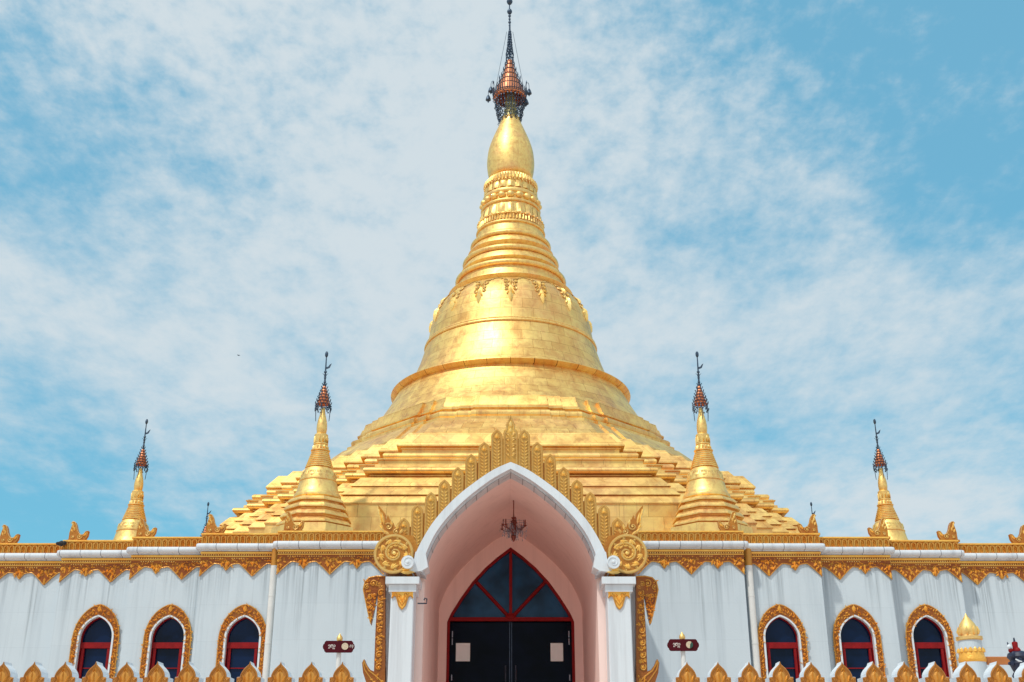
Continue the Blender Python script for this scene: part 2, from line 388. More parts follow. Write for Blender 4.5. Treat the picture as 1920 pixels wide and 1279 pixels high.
# ------------------------------------------------------------------ temple hall
hall = thing('temple_hall', (0, 20, PZ), 'long white marble temple hall with stepped walls, gilded cornice and arched red windows', 'building')
YW = [20.0, 20.19, 20.49, 20.76, 21.03]
def XW(px, py, i): return abs(at(px, py, YW[i]).x)
XE = [XW(521, 1060, 0), XW(377, 1060, 1), XW(247, 1060, 2), XW(117, 1060, 3), 15.0]
ZT = 6.10; ZR1, ZR0 = 5.905, 5.795
XCUT = 2.05                                                    # the porch stands between
def arch_pts(cx, half, zs, za, zb, n=10, bulge=0.62):
    """pointed arch, left foot -> apex -> right foot: half width, springing, apex and foot heights"""
    L1 = [(cx - half, zb), (cx - half, zs)]
    for i in range(1, n + 1):
        t = i / n; a = t * PI / 2
        x = half * (cos(a) * (1 - 0.0) ** 1); z = zs + (za - zs) * (sin(a) * bulge + t * (1 - bulge))
        L1.append((cx - x, z))
    return L1 + [(2 * cx - x, z) for x, z in reversed(L1[:-1])]
WIN = {}
for sgn in (-1, 1):
    for i in range(5):
        xa = XCUT if i == 0 else XE[i - 1]; xb = XE[i]; y = YW[i]; nx = lambda v: v * sgn
        lo, hi = sorted((xa * sgn, xb * sgn))
        w = MB(); win = None
        if i in (1, 2, 3):
            wpx = {(-1, 1): 458, (-1, 2): 318, (-1, 3): 184, (1, 1): 1463, (1, 2): 1603, (1, 3): 1738}[(sgn, i)]
            c = at(wpx, 1170, y); win = (c.x, y); WIN[(sgn, i)] = c.x
            H = 0.29; zs = at(0, 1196, y).z; za = at(0, 1156, y).z
            ap = arch_pts(c.x, H, zs, za, PZ + 1.0)
            # wall face round the opening
            n = len(ap); o = len(w.v)
            top = [(lerp(lo, hi, 0) if k == 0 else (hi if k == n - 1 else lerp(lo, hi, (k) / (n - 1))), ZR0) for k in range(n)]
            top[0] = (lo, PZ + 1.0); top[1] = (lo, ZR0 - 0.9); top[-1] = (hi, PZ + 1.0); top[-2] = (hi, ZR0 - 0.9)
            m_ = n - 4
            top = [(lo, PZ + 1.0), (lo, zs)] + [(lerp(lo, hi, k / (m_ - 1)), ZR0) for k in range(m_)] + [(hi, zs), (hi, PZ + 1.0)]
            w.band(ap, top, y, y + 0.35)
            w.box(lo, hi, y, y + 0.35, PZ, PZ + 1.0)
        else:
            w.box(lo, hi, y, y + 0.35, PZ, ZR0)
        w.build('wall_panel', WALL, hall, 20)
        # roll moulding of the cornice
        r = MB(); rz = (ZR0 + ZR1) / 2; rr = (ZR1 - ZR0) / 2
        d = 0.10
        x0 = (xa - 0.05) if i else XCUT; x1 = xb + d if i < 4 else xb
        ring = []
        for k in range(9):
            a = -PI / 2 + PI * k / 8; ring.append((-cos(a) * rr * 1.0, sin(a) * rr))
        path = [(x0, 1.0), (x1 - rr * 0.5, 1.0), (x1, 0.55), (x1 + 0.01, 0.0)]
        rings = []
        for (xx, f) in [(x0, 1), (x1 - 0.06, 1), (x1 - 0.02, 0.8), (x1, 0.35)]:
            rings.append([(xx * sgn, y - d + dy * f + (1 - f) * 0.05, rz + dz * (1 if f == 1 else (0.92 if f > .5 else 0.7))) for dy, dz in ring] +
                         [(xx * sgn, y + 0.33, rz + rr * 0.7), (xx * sgn, y + 0.33, rz - rr * 0.7)])
        if sgn > 0: rings = [list(reversed(q)) for q in rings]
        r.loft(rings, True, True)
        r.box(min(x0 * sgn, (x1 - .05) * sgn), max(x0 * sgn, (x1 - .05) * sgn), y - 0.05, y + 0.3, ZR0 - 0.018, ZR0 + 0.02)
        r.build('cornice_roll', ROLLM, hall, 50)
        # gold petal parapet above the roll
        pt = MB(); pz0, pz1 = ZR1 - 0.01, ZT - 0.03; yb = y - 0.0
        bx0 = xa - 0.04 if i else XCUT; bx1 = xb + 0.03
        b0, b1 = sorted((bx0 * sgn, bx1 * sgn))
        pt.box(b0, b1, yb, y + 0.32, pz0, pz1); pt.bbox(b0 - (0.012 if i < 4 else 0), b1 + 0.012, yb - 0.055, y + 0.32, pz1, ZT, 0.008)
        wpt = 0.105; npt = int((b1 - b0) / wpt)
        for k in range(npt):
            cx = b0 + (k + 0.5) * (b1 - b0) / npt; hw = wpt * 0.47
            # a petal: arched hood with a groove in it
            pl = [(cx - hw, pz0 + .012), (cx - hw, pz1 - 0.05)] + [(cx - hw * cos(a), pz1 - 0.05 + 0.042 * sin(a)) for a in (0.5, 1.05, PI / 2, 2.1, 2.64)] + [(cx + hw, pz1 - 0.05), (cx + hw, pz0 + .012)]
            inn = [(cx + (x - cx) * 0.62, pz0 + .012 + (z - pz0 - .012) * 0.88) for x, z in pl]
            pt.band(pl, inn, yb - 0.045, yb + 0.01)
            pt.leaf(cx, pz0 + 0.015, yb + 0.001, PI / 2, 0.12, 0.045, 0.018)
        pt.build('petal_parapet', CARVED, hall, 40)
        # carved fringe below the roll
        fr = MB(); fb = MB(); bd = MB(); zt = ZR0 - 0.020
        f0, f1 = sorted((bx0 * sgn, (xb + 0.012) * sgn))
        fb.box(f0, f1, y - 0.030, y + 0.001, zt - 0.15, zt)
        fr.box(f0 - .005, f1 + .005, y - 0.055, y - 0.0301, zt - 0.045, zt - 0.010)
        fr.box(f0, f1, y - 0.045, y - 0.0301, zt - 0.098, zt - 0.082)
        cl = []; lastc = False
        sp = 0.041; nb = int((f1 - f0) / sp)
        for k in range(nb):
            xx = f0 + (k + .5) * (f1 - f0) / nb
            bd.blob((xx, y - 0.038, zt - 0.063), 0.015, 0.012, 0.012, 6, 4)
            ph = ((xb - abs(xx)) % 0.93)
            inc = 0.14 < ph < 0.79 and not 0.40 < ph < 0.53
            if inc and not lastc: cl.append(MB())
            lastc = inc
            if inc: cl[-1].blob((xx, y - 0.036, zt - 0.122), 0.011, 0.010, 0.010, 6, 4)
        # lobed lower edge, measured from the outer corner
        def edge(u):                                            # u = distance inwards from the outer corner
            p = u % 0.93
            if p > 0.465: p2 = 0.93 - p
            else: p2 = p
            bigd = max(0, 1 - (p2 / 0.25)) ** 1.15 * 0.225
            v = abs(p - 0.465); sml = max(0, 1 - v / 0.075) ** 0.9 * 0.075 + max(0, 1 - v / 0.20) ** 1.6 * 0.05
            return 0.215 + max(bigd, sml, 0)
        top = []; bot = []; ns = max(8, int((xb - (xa if i else XCUT)) / 0.02)); xin = (bx0)
        for k in range(ns + 1):
            xx = lerp(xin, xb + 0.012, k / ns); top.append((xx * sgn, zt - 0.149)); bot.append((xx * sgn, zt - edge(xb + .012 - xx)))
        if sgn > 0: fb.band(list(reversed(top)), list(reversed(bot)), y - 0.022, y + 0.001)
        else: fb.band(top, bot, y - 0.022, y + 0.001)
        rimw = [(x, z + 0.004) for x, z in bot]; fr.ribbon(rimw, 0.0085, y - 0.024, 0, 5)
        # scrolls and leaves filling the lobes
        k = 0
        while True:
            u0 = 0.465 * k; xc = xb + 0.012 - u0
            if xc < xin - 0.05: break
            bigp = k % 2 == 0; depth = 0.435 if bigp else 0.33
            halfs = (-1, 1)
            for h in halfs:
                if k == 0 and h == 1: continue                 # nothing beyond the corner
                for (du, dz, rd) in ([(0.055, 0.185, .030), (0.12, 0.165, 0.026), (0.05, 0.255, .024)] if bigp else [(0.04, .18, .022), (0.095, .17, .02)]):
                    xx = (xc + h * du)
                    if xin + .03 < xx < xb: fr.curl(xx * sgn, zt - dz, y - 0.024, rd, random.uniform(0, 6), 1.3, h * sgn, rd * .24, 11, 4)
                for q in range(7 if bigp else 4):
                    du = random.uniform(0.0, 0.17 if bigp else 0.09); dd = random.uniform(0.16, 0.20 + (0.14 * (1 - du / .2) if bigp else 0.05))
                    xx = xc + h * du
                    if xin + .03 < xx < xb: fr.leaf(xx * sgn, zt - dd, y - 0.022, -PI / 2 + h * sgn * random.uniform(-.4, 1.2), 0.07, 0.030, 0.02)
            if xc > xin + .03: 
                fr.leaf((xc - (0.02 if k == 0 else 0)) * sgn, zt - depth + 0.13, y - 0.022, -PI / 2, 0.125, 0.045, 0.024)
                fr.leaf((xc - (0.02 if k == 0 else 0)) * sgn, zt - 0.165, y - 0.022, -PI / 2, 0.07, 0.05, 0.024)
            k += 1
        for q in range(int((f1 - f0) / 0.03)):
            xx = random.uniform(max(f0, f1 - 20) + .03, f1 - .03)
            fr.leaf(xx, zt - random.uniform(.135, .165), y - 0.022, random.uniform(0, 2 * PI), 0.045, 0.022, 0.013)
        fo = fb.build('carved_fringe', CARVB, hall, 30)
        fr.build('fringe_relief', CARVED, fo, 60); bd.build('bead_row', RELIEF, fo, 60)
        for c_ in cl: c_.build('bead_cluster', RELIEF, fo, 60)
        # window
        if win:
            cx = win[0]; zap = at(0, 1134, y).z; Hs = zs
            A = arch_pts(cx, 0.41, zs - 0.03, zap, PZ + 0.95, 14, 0.80); B = arch_pts(cx, H + 0.03, zs, za + 0.024, PZ + 0.95, 14, 0.62)
            fa = MB(); fa.band(A, B, y - 0.035, y + 0.001)
            wo = fa.build('window', CARVB, hall, 30)
            cr = MB()
            Ar = resample(A, 90); Br = resample(B, 90)
            cr.ribbon(Ar, 0.011, y - 0.034, 0, 5)
            for q in range(2, 88):
                for rep in range(3):
                    t = (0.18, 0.5, 0.82)[rep] + random.uniform(-.1, .1); a, b = Ar[q], Br[q]
                    x_, z_ = lerp(a[0], b[0], t), lerp(a[1], b[1], t)
                    if rep == 1 and q % 3 == 0: cr.curl(x_, z_, y - 0.034, 0.026, random.uniform(0, 6), 1.2, random.choice((-1, 1)), .0065, 9, 4)
                    else: cr.leaf(x_, z_, y - 0.034, random.uniform(0, 2 * PI), random.uniform(.05, .07), 0.022, 0.022)
            za2 = (zap + za + .035) / 2
            cr.leaf(cx, za2 - 0.05, y - 0.04, PI / 2, 0.12, 0.07, 0.035)
            cr.build('window_carving', CARVED, wo, 60)
            wf = MB(); C = arch_pts(cx, H - 0.004, zs, za - 0.004, PZ + 0.95, 14, 0.62)
            wf.band(arch_pts(cx, H + 0.029, zs, za + 0.023, PZ + 0.95, 14, 0.62), C, y - 0.045, y + 0.045)
            wf.build('white_surround', MARBLE, wo, 40)
            rf = MB(); zm1 = at(0, 1204, y).z; zm0 = at(0, 1215, y).z
            ins = arch_pts(cx, H - 0.022, zs - .01, za - .022, PZ + 1.0, 14, .62)
            rf.band(arch_pts(cx, H - 0.005, zs, za - 0.005, PZ + 1.0, 14, 0.62), ins, y + 0.045, y + 0.10)
            rf.box(cx - H + .02, cx + H - .02, y + 0.042, y + 0.09, zm0, zm1)
            for q in (-1, 1): rf.box(min(cx + q * (H - .04), cx + q * (H - .085)), max(cx + q * (H - .04), cx + q * (H - .085)), y + .047, y + .095, PZ + 1, zm0 - 0.002)
            z2 = at(0, 1252, y).z
            rf.box(cx - H + .06, cx + H - .06, y + 0.08, y + 0.098, z2 - .008, z2 + .008)
            rf.build('red_frame', RED, wo, 30)
            gp = MB(); gp.box(cx - H + .01, cx + H - .01, y + 0.105, y + 0.12, PZ + 1.0, za); gp.build('window_pane', GLASS, wo, 0)
# roof, side and rear walls, so that the hall is a solid building
b = MB(); rb = MB()
rb.box(-15, -1.9, 21.45, 23.3, ZT - 0.25, ZT - 0.12); rb.box(1.9, 15, 21.45, 23.3, ZT - 0.25, ZT - 0.12); rb.box(-15, 15, 23.3, 50, ZT - 0.25, ZT - 0.12)
for i in range(5):
    for s_ in (-1, 1): rb.box(*sorted((s_ * (XE[i - 1] if i else 1.9), s_ * XE[i])), YW[i] + 0.33, 21.45, ZT - 0.25, ZT - 0.12)
rb.build('roof', ROOF, hall, 0)
for s_ in (-1, 1):
    b.box(min(s_ * 15, s_ * 14.7), max(s_ * 15, s_ * 14.7), 21.4, 50, PZ, ZT)
    for i in range(4): b.box(min(s_ * XE[i], s_ * (XE[i] - .3)), max(s_ * XE[i], s_ * (XE[i] - .3)), YW[i] + 0.3505, YW[i + 1] + 0.1, PZ, ZR0)
b.box(-15, 15, 50, 50.3, PZ, ZT)
b.build('rear_wall', WALL, hall, 0)

# curled finials along the parapet
def finial(parent, x, y, z, s, h=0.40):
    """s=+1: the horn stands on the left and the tail curls up on the right"""
    m = MB()
    o2 = [(-.17, 0), (.13, 0), (.185, .10), (.195, .20), (.15, .185), (.11, .125), (.055, .12), (.01, .16), (-.03, .235), (-.055, .32), (-.085, .375), (-.13, .385), (-.155, .35), (-.125, .33), (-.145, .25), (-.165, .14)]
    k = h / 0.385; o2 = [(x + s * a * k, z + b_ * k) for a, b_ in o2]
    if s < 0: o2 = o2[::-1]
    m.prism(o2, y - 0.05, y + 0.05)
    m.bbox(x - .2 * k, x + .2 * k, y - .07, y + .07, z - .02, z + 0.02, .006)
    body = m.build('roof_finial', GROUNDG, parent, 40); m = MB(); yy = y - 0.051
    m.ribbon([(a, b_) for a, b_ in o2], .007 * k, yy + .002, 0, 5)
    m.curl(x + s * .045 * k, z + .085 * k, yy, .055 * k, 0.4, 1.5, -s, .013, 16, 5)
    m.curl(x - s * .085 * k, z + .075 * k, yy, .034 * k, 2.4, 1.3, s, .010, 12, 5)
    for a, b_, an in ((-.11, .16, 1.9), (-.10, .24, 1.8), (-.08, .19, 1.5), (.11, .09, .9), (.14, .10, 1.2), (-.11, .29, 1.9)):
        m.leaf(x + s * a * k, z + b_ * k, yy + .001, an if s > 0 else PI - an, 0.085 * k, 0.035 * k, .02)
    m.build('finial_relief', RELIEF, body, 40); return body
for px, i, sg in ((549, 0, 1), (403, 1, 1), (273, 2, 1), (147, 3, 1), (18, 4, 1), (1367, 0, -1), (1517, 1, -1), (1648, 2, -1), (1777, 3, -1), (1911, 4, -1)):
    p = at(px, 1000, YW[i] + .1); finial(hall, p.x, YW[i] + .12, ZT + .01, sg, 0.36)
# downspouts
for sg, px in ((-1, 514.5), (1, 1404)):
    y = YW[1] - 0.075; x = at(px, 1061, y).x; m = MB()
    ztop = ZR0 + 0.03; zc = at(0, 1061, y).z
    m.tube([(x, y, PZ), (x, y, zc)], 0.062, 14)
    for py in (1118, 1207): z = at(0, py, y).z; m.tube([(x, y, z - .012), (x, y, z + .012)], 0.066, 14)
    o = m.build('downspout', PIPE, hall, 40)
    m = MB(); m.tube([(x, y, zc), (x, y, ztop)], 0.0635, 14); m.build('gilded_pipe_top', CARVED, o, 40)

# ------------------------------------------------------------------ entrance porch
porch = thing('entrance_porch', (0, 18.4, PZ), 'projecting entrance porch with white pointed arch, stepped gold leaf panels and big gold scrolls', 'porch')
YF = 18.4; YV = 18.9; YB = 23.0
def sym(ptsL, Y):                                              # left half in pixels, foot -> apex; gives the whole arch
    l = [(at(a, b_, Y).x, at(a, b_, Y).z) for a, b_ in ptsL]; l[-1] = (0, l[-1][1])
    l = smoothpts(l, 4); return l + [(-x, z) for x, z in reversed(l[:-1])]
outer = sym([(777, 1068), (779, 1041), (797, 1004), (818.5, 972), (845, 943), (872, 919), (912, 890), (935, 877), (957.5, 867.5)], YF)
midp = sym([(793, 1074), (795, 1050), (811, 1011), (830, 982), (854, 955), (880, 931), (914, 905), (935, 892), (957.5, 880)], YF)
outer = resample(outer, 61); midp = resample(midp, 61)
m = MB(); m.band(outer, midp, YF - 0.04, YF + 0.12); m.build('arch_rim', MARBLE, porch, 40)
inn2 = [(x * .985, z - .02) for x, z in midp]
m = MB(); ow = [(x, z) for x, z in outer]; m.band([(x * 0.995, z - .012) for x, z in outer], inn2, YF + 0.1205, YV, False, True); m.build('arch_soffit', SLAB, porch, 40)
js = MB()
for k in range(3, 58, 3): js.tube([(inn2[k][0], YF + .12, inn2[k][1] - .002), (inn2[k][0] * 1.0, YV, inn2[k][1] - .002)], 0.005, 4)
js.tube([(x, YF + .122, z - .002) for x, z in inn2[3:58]], .004, 4)
js.build('slab_joints', simple('grey_joint', (0.22, 0.22, 0.24)), porch, 0)
zspr = inn2[0][1]
# vault and side walls behind the arch
vin = [(inn2[0][0] - .03, PZ)] + [(x * 1.02, z + .004) for x, z in inn2] + [(inn2[-1][0] + .03, PZ)]
vout = [(x * 1.10, z + 0.12 if z > PZ + .1 else z) for x, z in vin]
m = MB(); m.band(vout, vin, YV + .0005, YB, False, True); m.build('vault', SALMON, porch, 40)
m = MB(); m.box(-1.45, 1.45, 17.6, YB - .03, PZ + .004, PZ + .03); m.build('floor', REDTILE, porch, 0)  # unseen red slab, added so its bounce warms the vault
vr = [(x * 1.015 + (.03 if x > 0 else -.03), z + .04 if z > PZ + .1 else z) for x, z in vout]
m = MB(); m.band(vr, [(x * 1.003, z + .003 if z > PZ + .1 else z) for x, z in vout], YV + .01, YB + .2); m.build('porch_roof', WALL, porch, 40)
# back wall with the door opening
dz0 = at(0, 1166, YB).z; dza = at(0, 1026, YB).z; DH = at(1076.5, 1160, YB).x
door_out = [(-DH, PZ), (-DH, dz0)] + [(-at(957.5 + a, b_, YB).x, at(957.5, b_, YB).z) for a, b_ in ((112, 1150), (93, 1120), (72, 1091), (47, 1064), (24, 1044))] + [(0, dza)]
door_out = door_out + [(-x, z) for x, z in reversed(door_out[:-1])]
n = len(door_out)
rect = [(-1.75, PZ), (-1.75, dz0)] + [(lerp(-1.75, 1.75, (k - 2) / (n - 5)), 7.4) for k in range(2, n - 2)] + [(1.75, dz0), (1.75, PZ)]
m = MB(); m.band(rect, door_out, YB - 0.02, YB + 0.25); m.build('back_wall', SALMON, porch, 20)
def inset(P, d, cz):
    out = []
    for i, (x, z) in enumerate(P):
        a = P[max(0, i - 1)]; b_ = P[min(len(P) - 1, i + 1)]; tx, tz = b_[0] - a[0], b_[1] - a[1]; l = math.hypot(tx, tz)
        out.append((x + d * tz / l, z - d * tx / l))
    out[0] = (P[0][0] + d, P[0][1]); out[-1] = (P[-1][0] - d, P[-1][1]); out[len(P) // 2] = (0, P[len(P) // 2][1] - d * 1.35); return out
din = inset(door_out, 0.052, 0)
door = MB(); door.band(door_out, din, YB + .02, YB + .14)
zt_ = at(0, 1157, YB).z; zb_ = at(0, 1164, YB).z
door.box(-DH + .05, DH - .05, YB + .03, YB + .12, zb_, zt_)
door.box(-.028, .028, YB + .03, YB + .115, zt_, dza - .06)
for s_ in (-1, 1):
    e = (s_ * abs(at(889, 1086, YB).x), at(0, 1086, YB).z); door.tube([(0, YB + .075, zb_ + .05), (e[0], YB + .075, e[1])], 0.036, 6)
door.blob((0, YB + .07, zt_ + .01), 0.11, 0.06, 0.08, 12, 6)
dr = door.build('door', RED, porch, 30)
m = MB(); m.add([(x, YB + .1, z) for x, z in din[1:-1]], [tuple(range(len(din) - 2))]); 
m.build('fanlight_pane', FAN, dr, 0)
m = MB(); m.box(-DH + .052, DH - .052, YB + .10, YB + .13, PZ, zb_); m.build('door_pane', DOORG, dr, 0)
m = MB()
for s_ in (-1, 1):
    x0 = abs(at(849, 1200, YB).x)
    for pa, pb in ((1183, 1195), (1197, 1209), (1265, 1276)):
        m.box(min(s_ * x0, s_ * (x0 + .02)), max(s_ * x0, s_ * (x0 + .02)), YB + .015, YB + .0305, at(0, pb, YB).z, at(0, pa, YB).z)
m.build('hinge', CRYST, dr, 0)
m = MB()
for s_ in (-1, 1):
    m.box(min(s_ * .012, s_ * .028), max(s_ * .012, s_ * .028), YB + .094, YB + .099, PZ, zb_)
    m.tube([(s_ * .10, YB + .06, 3.35), (s_ * .10, YB + .06, 4.15)], 0.016, 8)
    for z in (3.4, 4.1): m.tube([(s_ * .10, YB + .06, z), (s_ * .10, YB + .1, z)], 0.01, 6)
m.build('handle', DARK, dr, 30)
for s_, px, tx in ((-1, 868, 'white paper notice taped to the left door leaf'), (1, 1044, 'white paper notice taped to the right door leaf, slightly narrower')):
    a = at(px - (13.5 if s_ < 0 else 11.5), 1240, YB + .09); b_ = at(px + (13.5 if s_ < 0 else 11.5), 1206, YB + .09)
    m = MB(); m.box(a.x, b_.x, YB + .086, YB + .0945, a.z, b_.z); o = m.build('paper_notice', PAPER, None, 0); tag(o, tx, 'notice')

# columns
for sg in (-1, 1):
    c = MB(); x0, x1 = sorted((sg * 1.535, sg * 1.905))
    zc = at(0, 1108, 18.3).z; zt2 = at(0, 1081, 18.3).z
    c.bbox(x0, x1, 18.40, 18.86, PZ, zc + .02, 0.015)
    co = c.build('column', MARBLE, porch, 30)
    m = MB(); m.bbox(x0 - .035, x1 + .035, 18.36, 18.89, zc, zc + .115, .006); m.bbox(x0 - .085, x1 + .085, 18.31, 18.93, zc + .116, zt2 - .0, .006)
    m.build('capital', MARBLE, co, 30)
    f = MB(); xc = (x0 + x1) / 2; z = zc; w2 = (x1 - x0) / 2 - .015
    ol = [(xc - w2, z), (xc - w2, z - .10), (xc - w2 * .78, z - .055), (xc - w2 * .55, z - .075), (xc - .05, z - .22), (xc, z - .275), (xc + .05, z - .22), (xc + w2 * .55, z - .075), (xc + w2 * .78, z - .055), (xc + w2, z - .10), (xc + w2, z)]
    f.prism(ol, 18.385, 18.3995)
    for k in range(1, len(ol) - 2):
        a, b_ = ol[k], ol[k + 1]; f.ribbon([a, b_], 0.011, 18.385, 0, 5)
    f.ribbon([(xc - .105, z - .02), (xc - .06, z - .13), (xc, z - .21), (xc + .06, z - .13), (xc + .105, z - .02)], .010, 18.384, 0, 5)
    for q in range(5): f.leaf(xc + (q - 2) * .026, z - .02 - .01 * (2 - abs(q - 2)) * 4, 18.385, -PI / 2, .07, .03, .02)
    for h in (-1, 1): f.curl(xc + h * .05, z - .05, 18.385, .03, 0, 1.3, h, .008, 12, 4); f.leaf(xc + h * (w2 - .03), z - .01, 18.385, -PI / 2, .075, .03, .02)
    f.build('column_pendant', CARVED, co, 40)

# gold stepped leaf panels over the arch
def arch_z(x):
    best = None
    for (a, za_), (b_, zb2) in zip(outer, outer[1:]):
        if a <= x <= b_: return lerp(za_, zb2, (x - a) / max(1e-6, b_ - a))
    return outer[0][1]
def leaf_panel(px, py, central=False):
    YP = 18.50; p = at(px, py, YP); x = p.x; zt = p.z; hw = 0.098 if not central else 0.125
    lo = min(arch_z(x - hw), arch_z(x + hw), arch_z(x)) - 0.06
    if abs(x) > 1.55: lo = min(lo, 5.2)
    az = lambda q: 5.2 if abs(q) > 1.5 else arch_z(q) - .03
    m = MB(); hh = 0.12 if not central else 0.30
    zs = zt - hh
    if central:
        ol = [(x - hw, az(x - hw)), (x - hw, zs - .03)] + [(x - hw * .9, zs + .02), (x - hw * .62, zs + .055), (x - .075, zs + .07), (x - .078, zs + .12), (x - .045, zs + .19), (x, zt)]
    else:
        ol = [(x - hw, az(x - hw)), (x - hw, zs)] + [(x - hw * .92, zs + .035), (x - hw * .6, zs + .075), (x - hw * .2, zs + .105), (x, zt)]
    ol = ol + [(2 * x - a, b_) for a, b_ in reversed(ol[1:-1])] + [(x + hw, az(x + hw)), (x, az(x))]
    m.prism(ol, YP, YP + .07); lo = az(x)
    po = m.build('leaf_panel', PANELB, porch, 30)
    r = MB(); inn = [(x + (a - x) * .80, b_ - (0.022 if k not in (0, len(ol) - 2) else -.02)) for k, (a, b_) in enumerate(ol[:-1])]
    r.ribbon(inn, .0085 if not central else .011, YP - .001, 0, 5)
    r.ribbon([(x, lo), (x, zs - .05)], .007, YP - .002, 0, 5)
    z = zs - .09
    if central:
        r.leaf(x, zs + .07, YP, PI / 2, .13, .075, .035); r.leaf(x, zs - .02, YP, PI / 2, .09, .06, .03)
        for h in (-1, 1):
            for q, dz in enumerate((.0, .09, .19, .27, .35)):
                if zs - .07 - dz < lo: continue
                rr_ = .034 if q in (1, 2) else .026
                r.curl(x + h * .052, zs - .05 - dz, YP - .002, rr_, PI / 2 - h * 1.2, 1.3, h, .012, 14, 5)
                r.leaf(x + h * .02, zs - .08 - dz, YP, PI / 2 + h * -.9, .07, .035, .025)
    else:
        r.leaf(x, zs - .028, YP, PI / 2, .085, .05, .028)
        for q in range(5): r.leaf(x, zs - .035, YP - .002, PI / 2 + (q - 2) * .62, .055, .024, .022)
        while z > lo + .0:
            for h in (-1, 1):
                r.curl(x + h * .043, z, YP - .001, .021, PI / 2, 1.1, -h, .0065, 10, 4)
                r.leaf(x + h * .012, z - .022, YP, PI / 2 - h * .85, .062, .024, .018)
            z -= .056
    r.build('leaf_relief', RELIEF, po, 50)
    # recessed strip joining it to its neighbour
    return po
tops = [(757.5, 971), (783, 945.5), (808.5, 922.5), (833.5, 899), (858.5, 875.5), (883.5, 851), (908, 828.5), (932, 805.5)]
for px, py in tops: leaf_panel(px, py); leaf_panel(1915 - px + 7 - 7, py)
leaf_panel(957.5, 778, True)
# backing boards closing the gaps between the panels (a step lower than each), coloured dark for the shade there
m = MB()
for k in range(8):
    px = (tops[k][0] + (tops[k + 1][0] if k < 7 else 957.5)) / 2; py = tops[k][1] + 17
    for sx_ in (px, 1915 - px):
        p = at(sx_, py, 18.53); lo = max(arch_z(p.x - .045), arch_z(p.x + .045)) - .08; lo = min(lo, 5.2) if abs(p.x) > 1.5 else lo
        m.box(p.x - .045, p.x + .045, 18.53, 18.60, lo, p.z)
m.build('backing_board', GROUNDG, porch, 0)

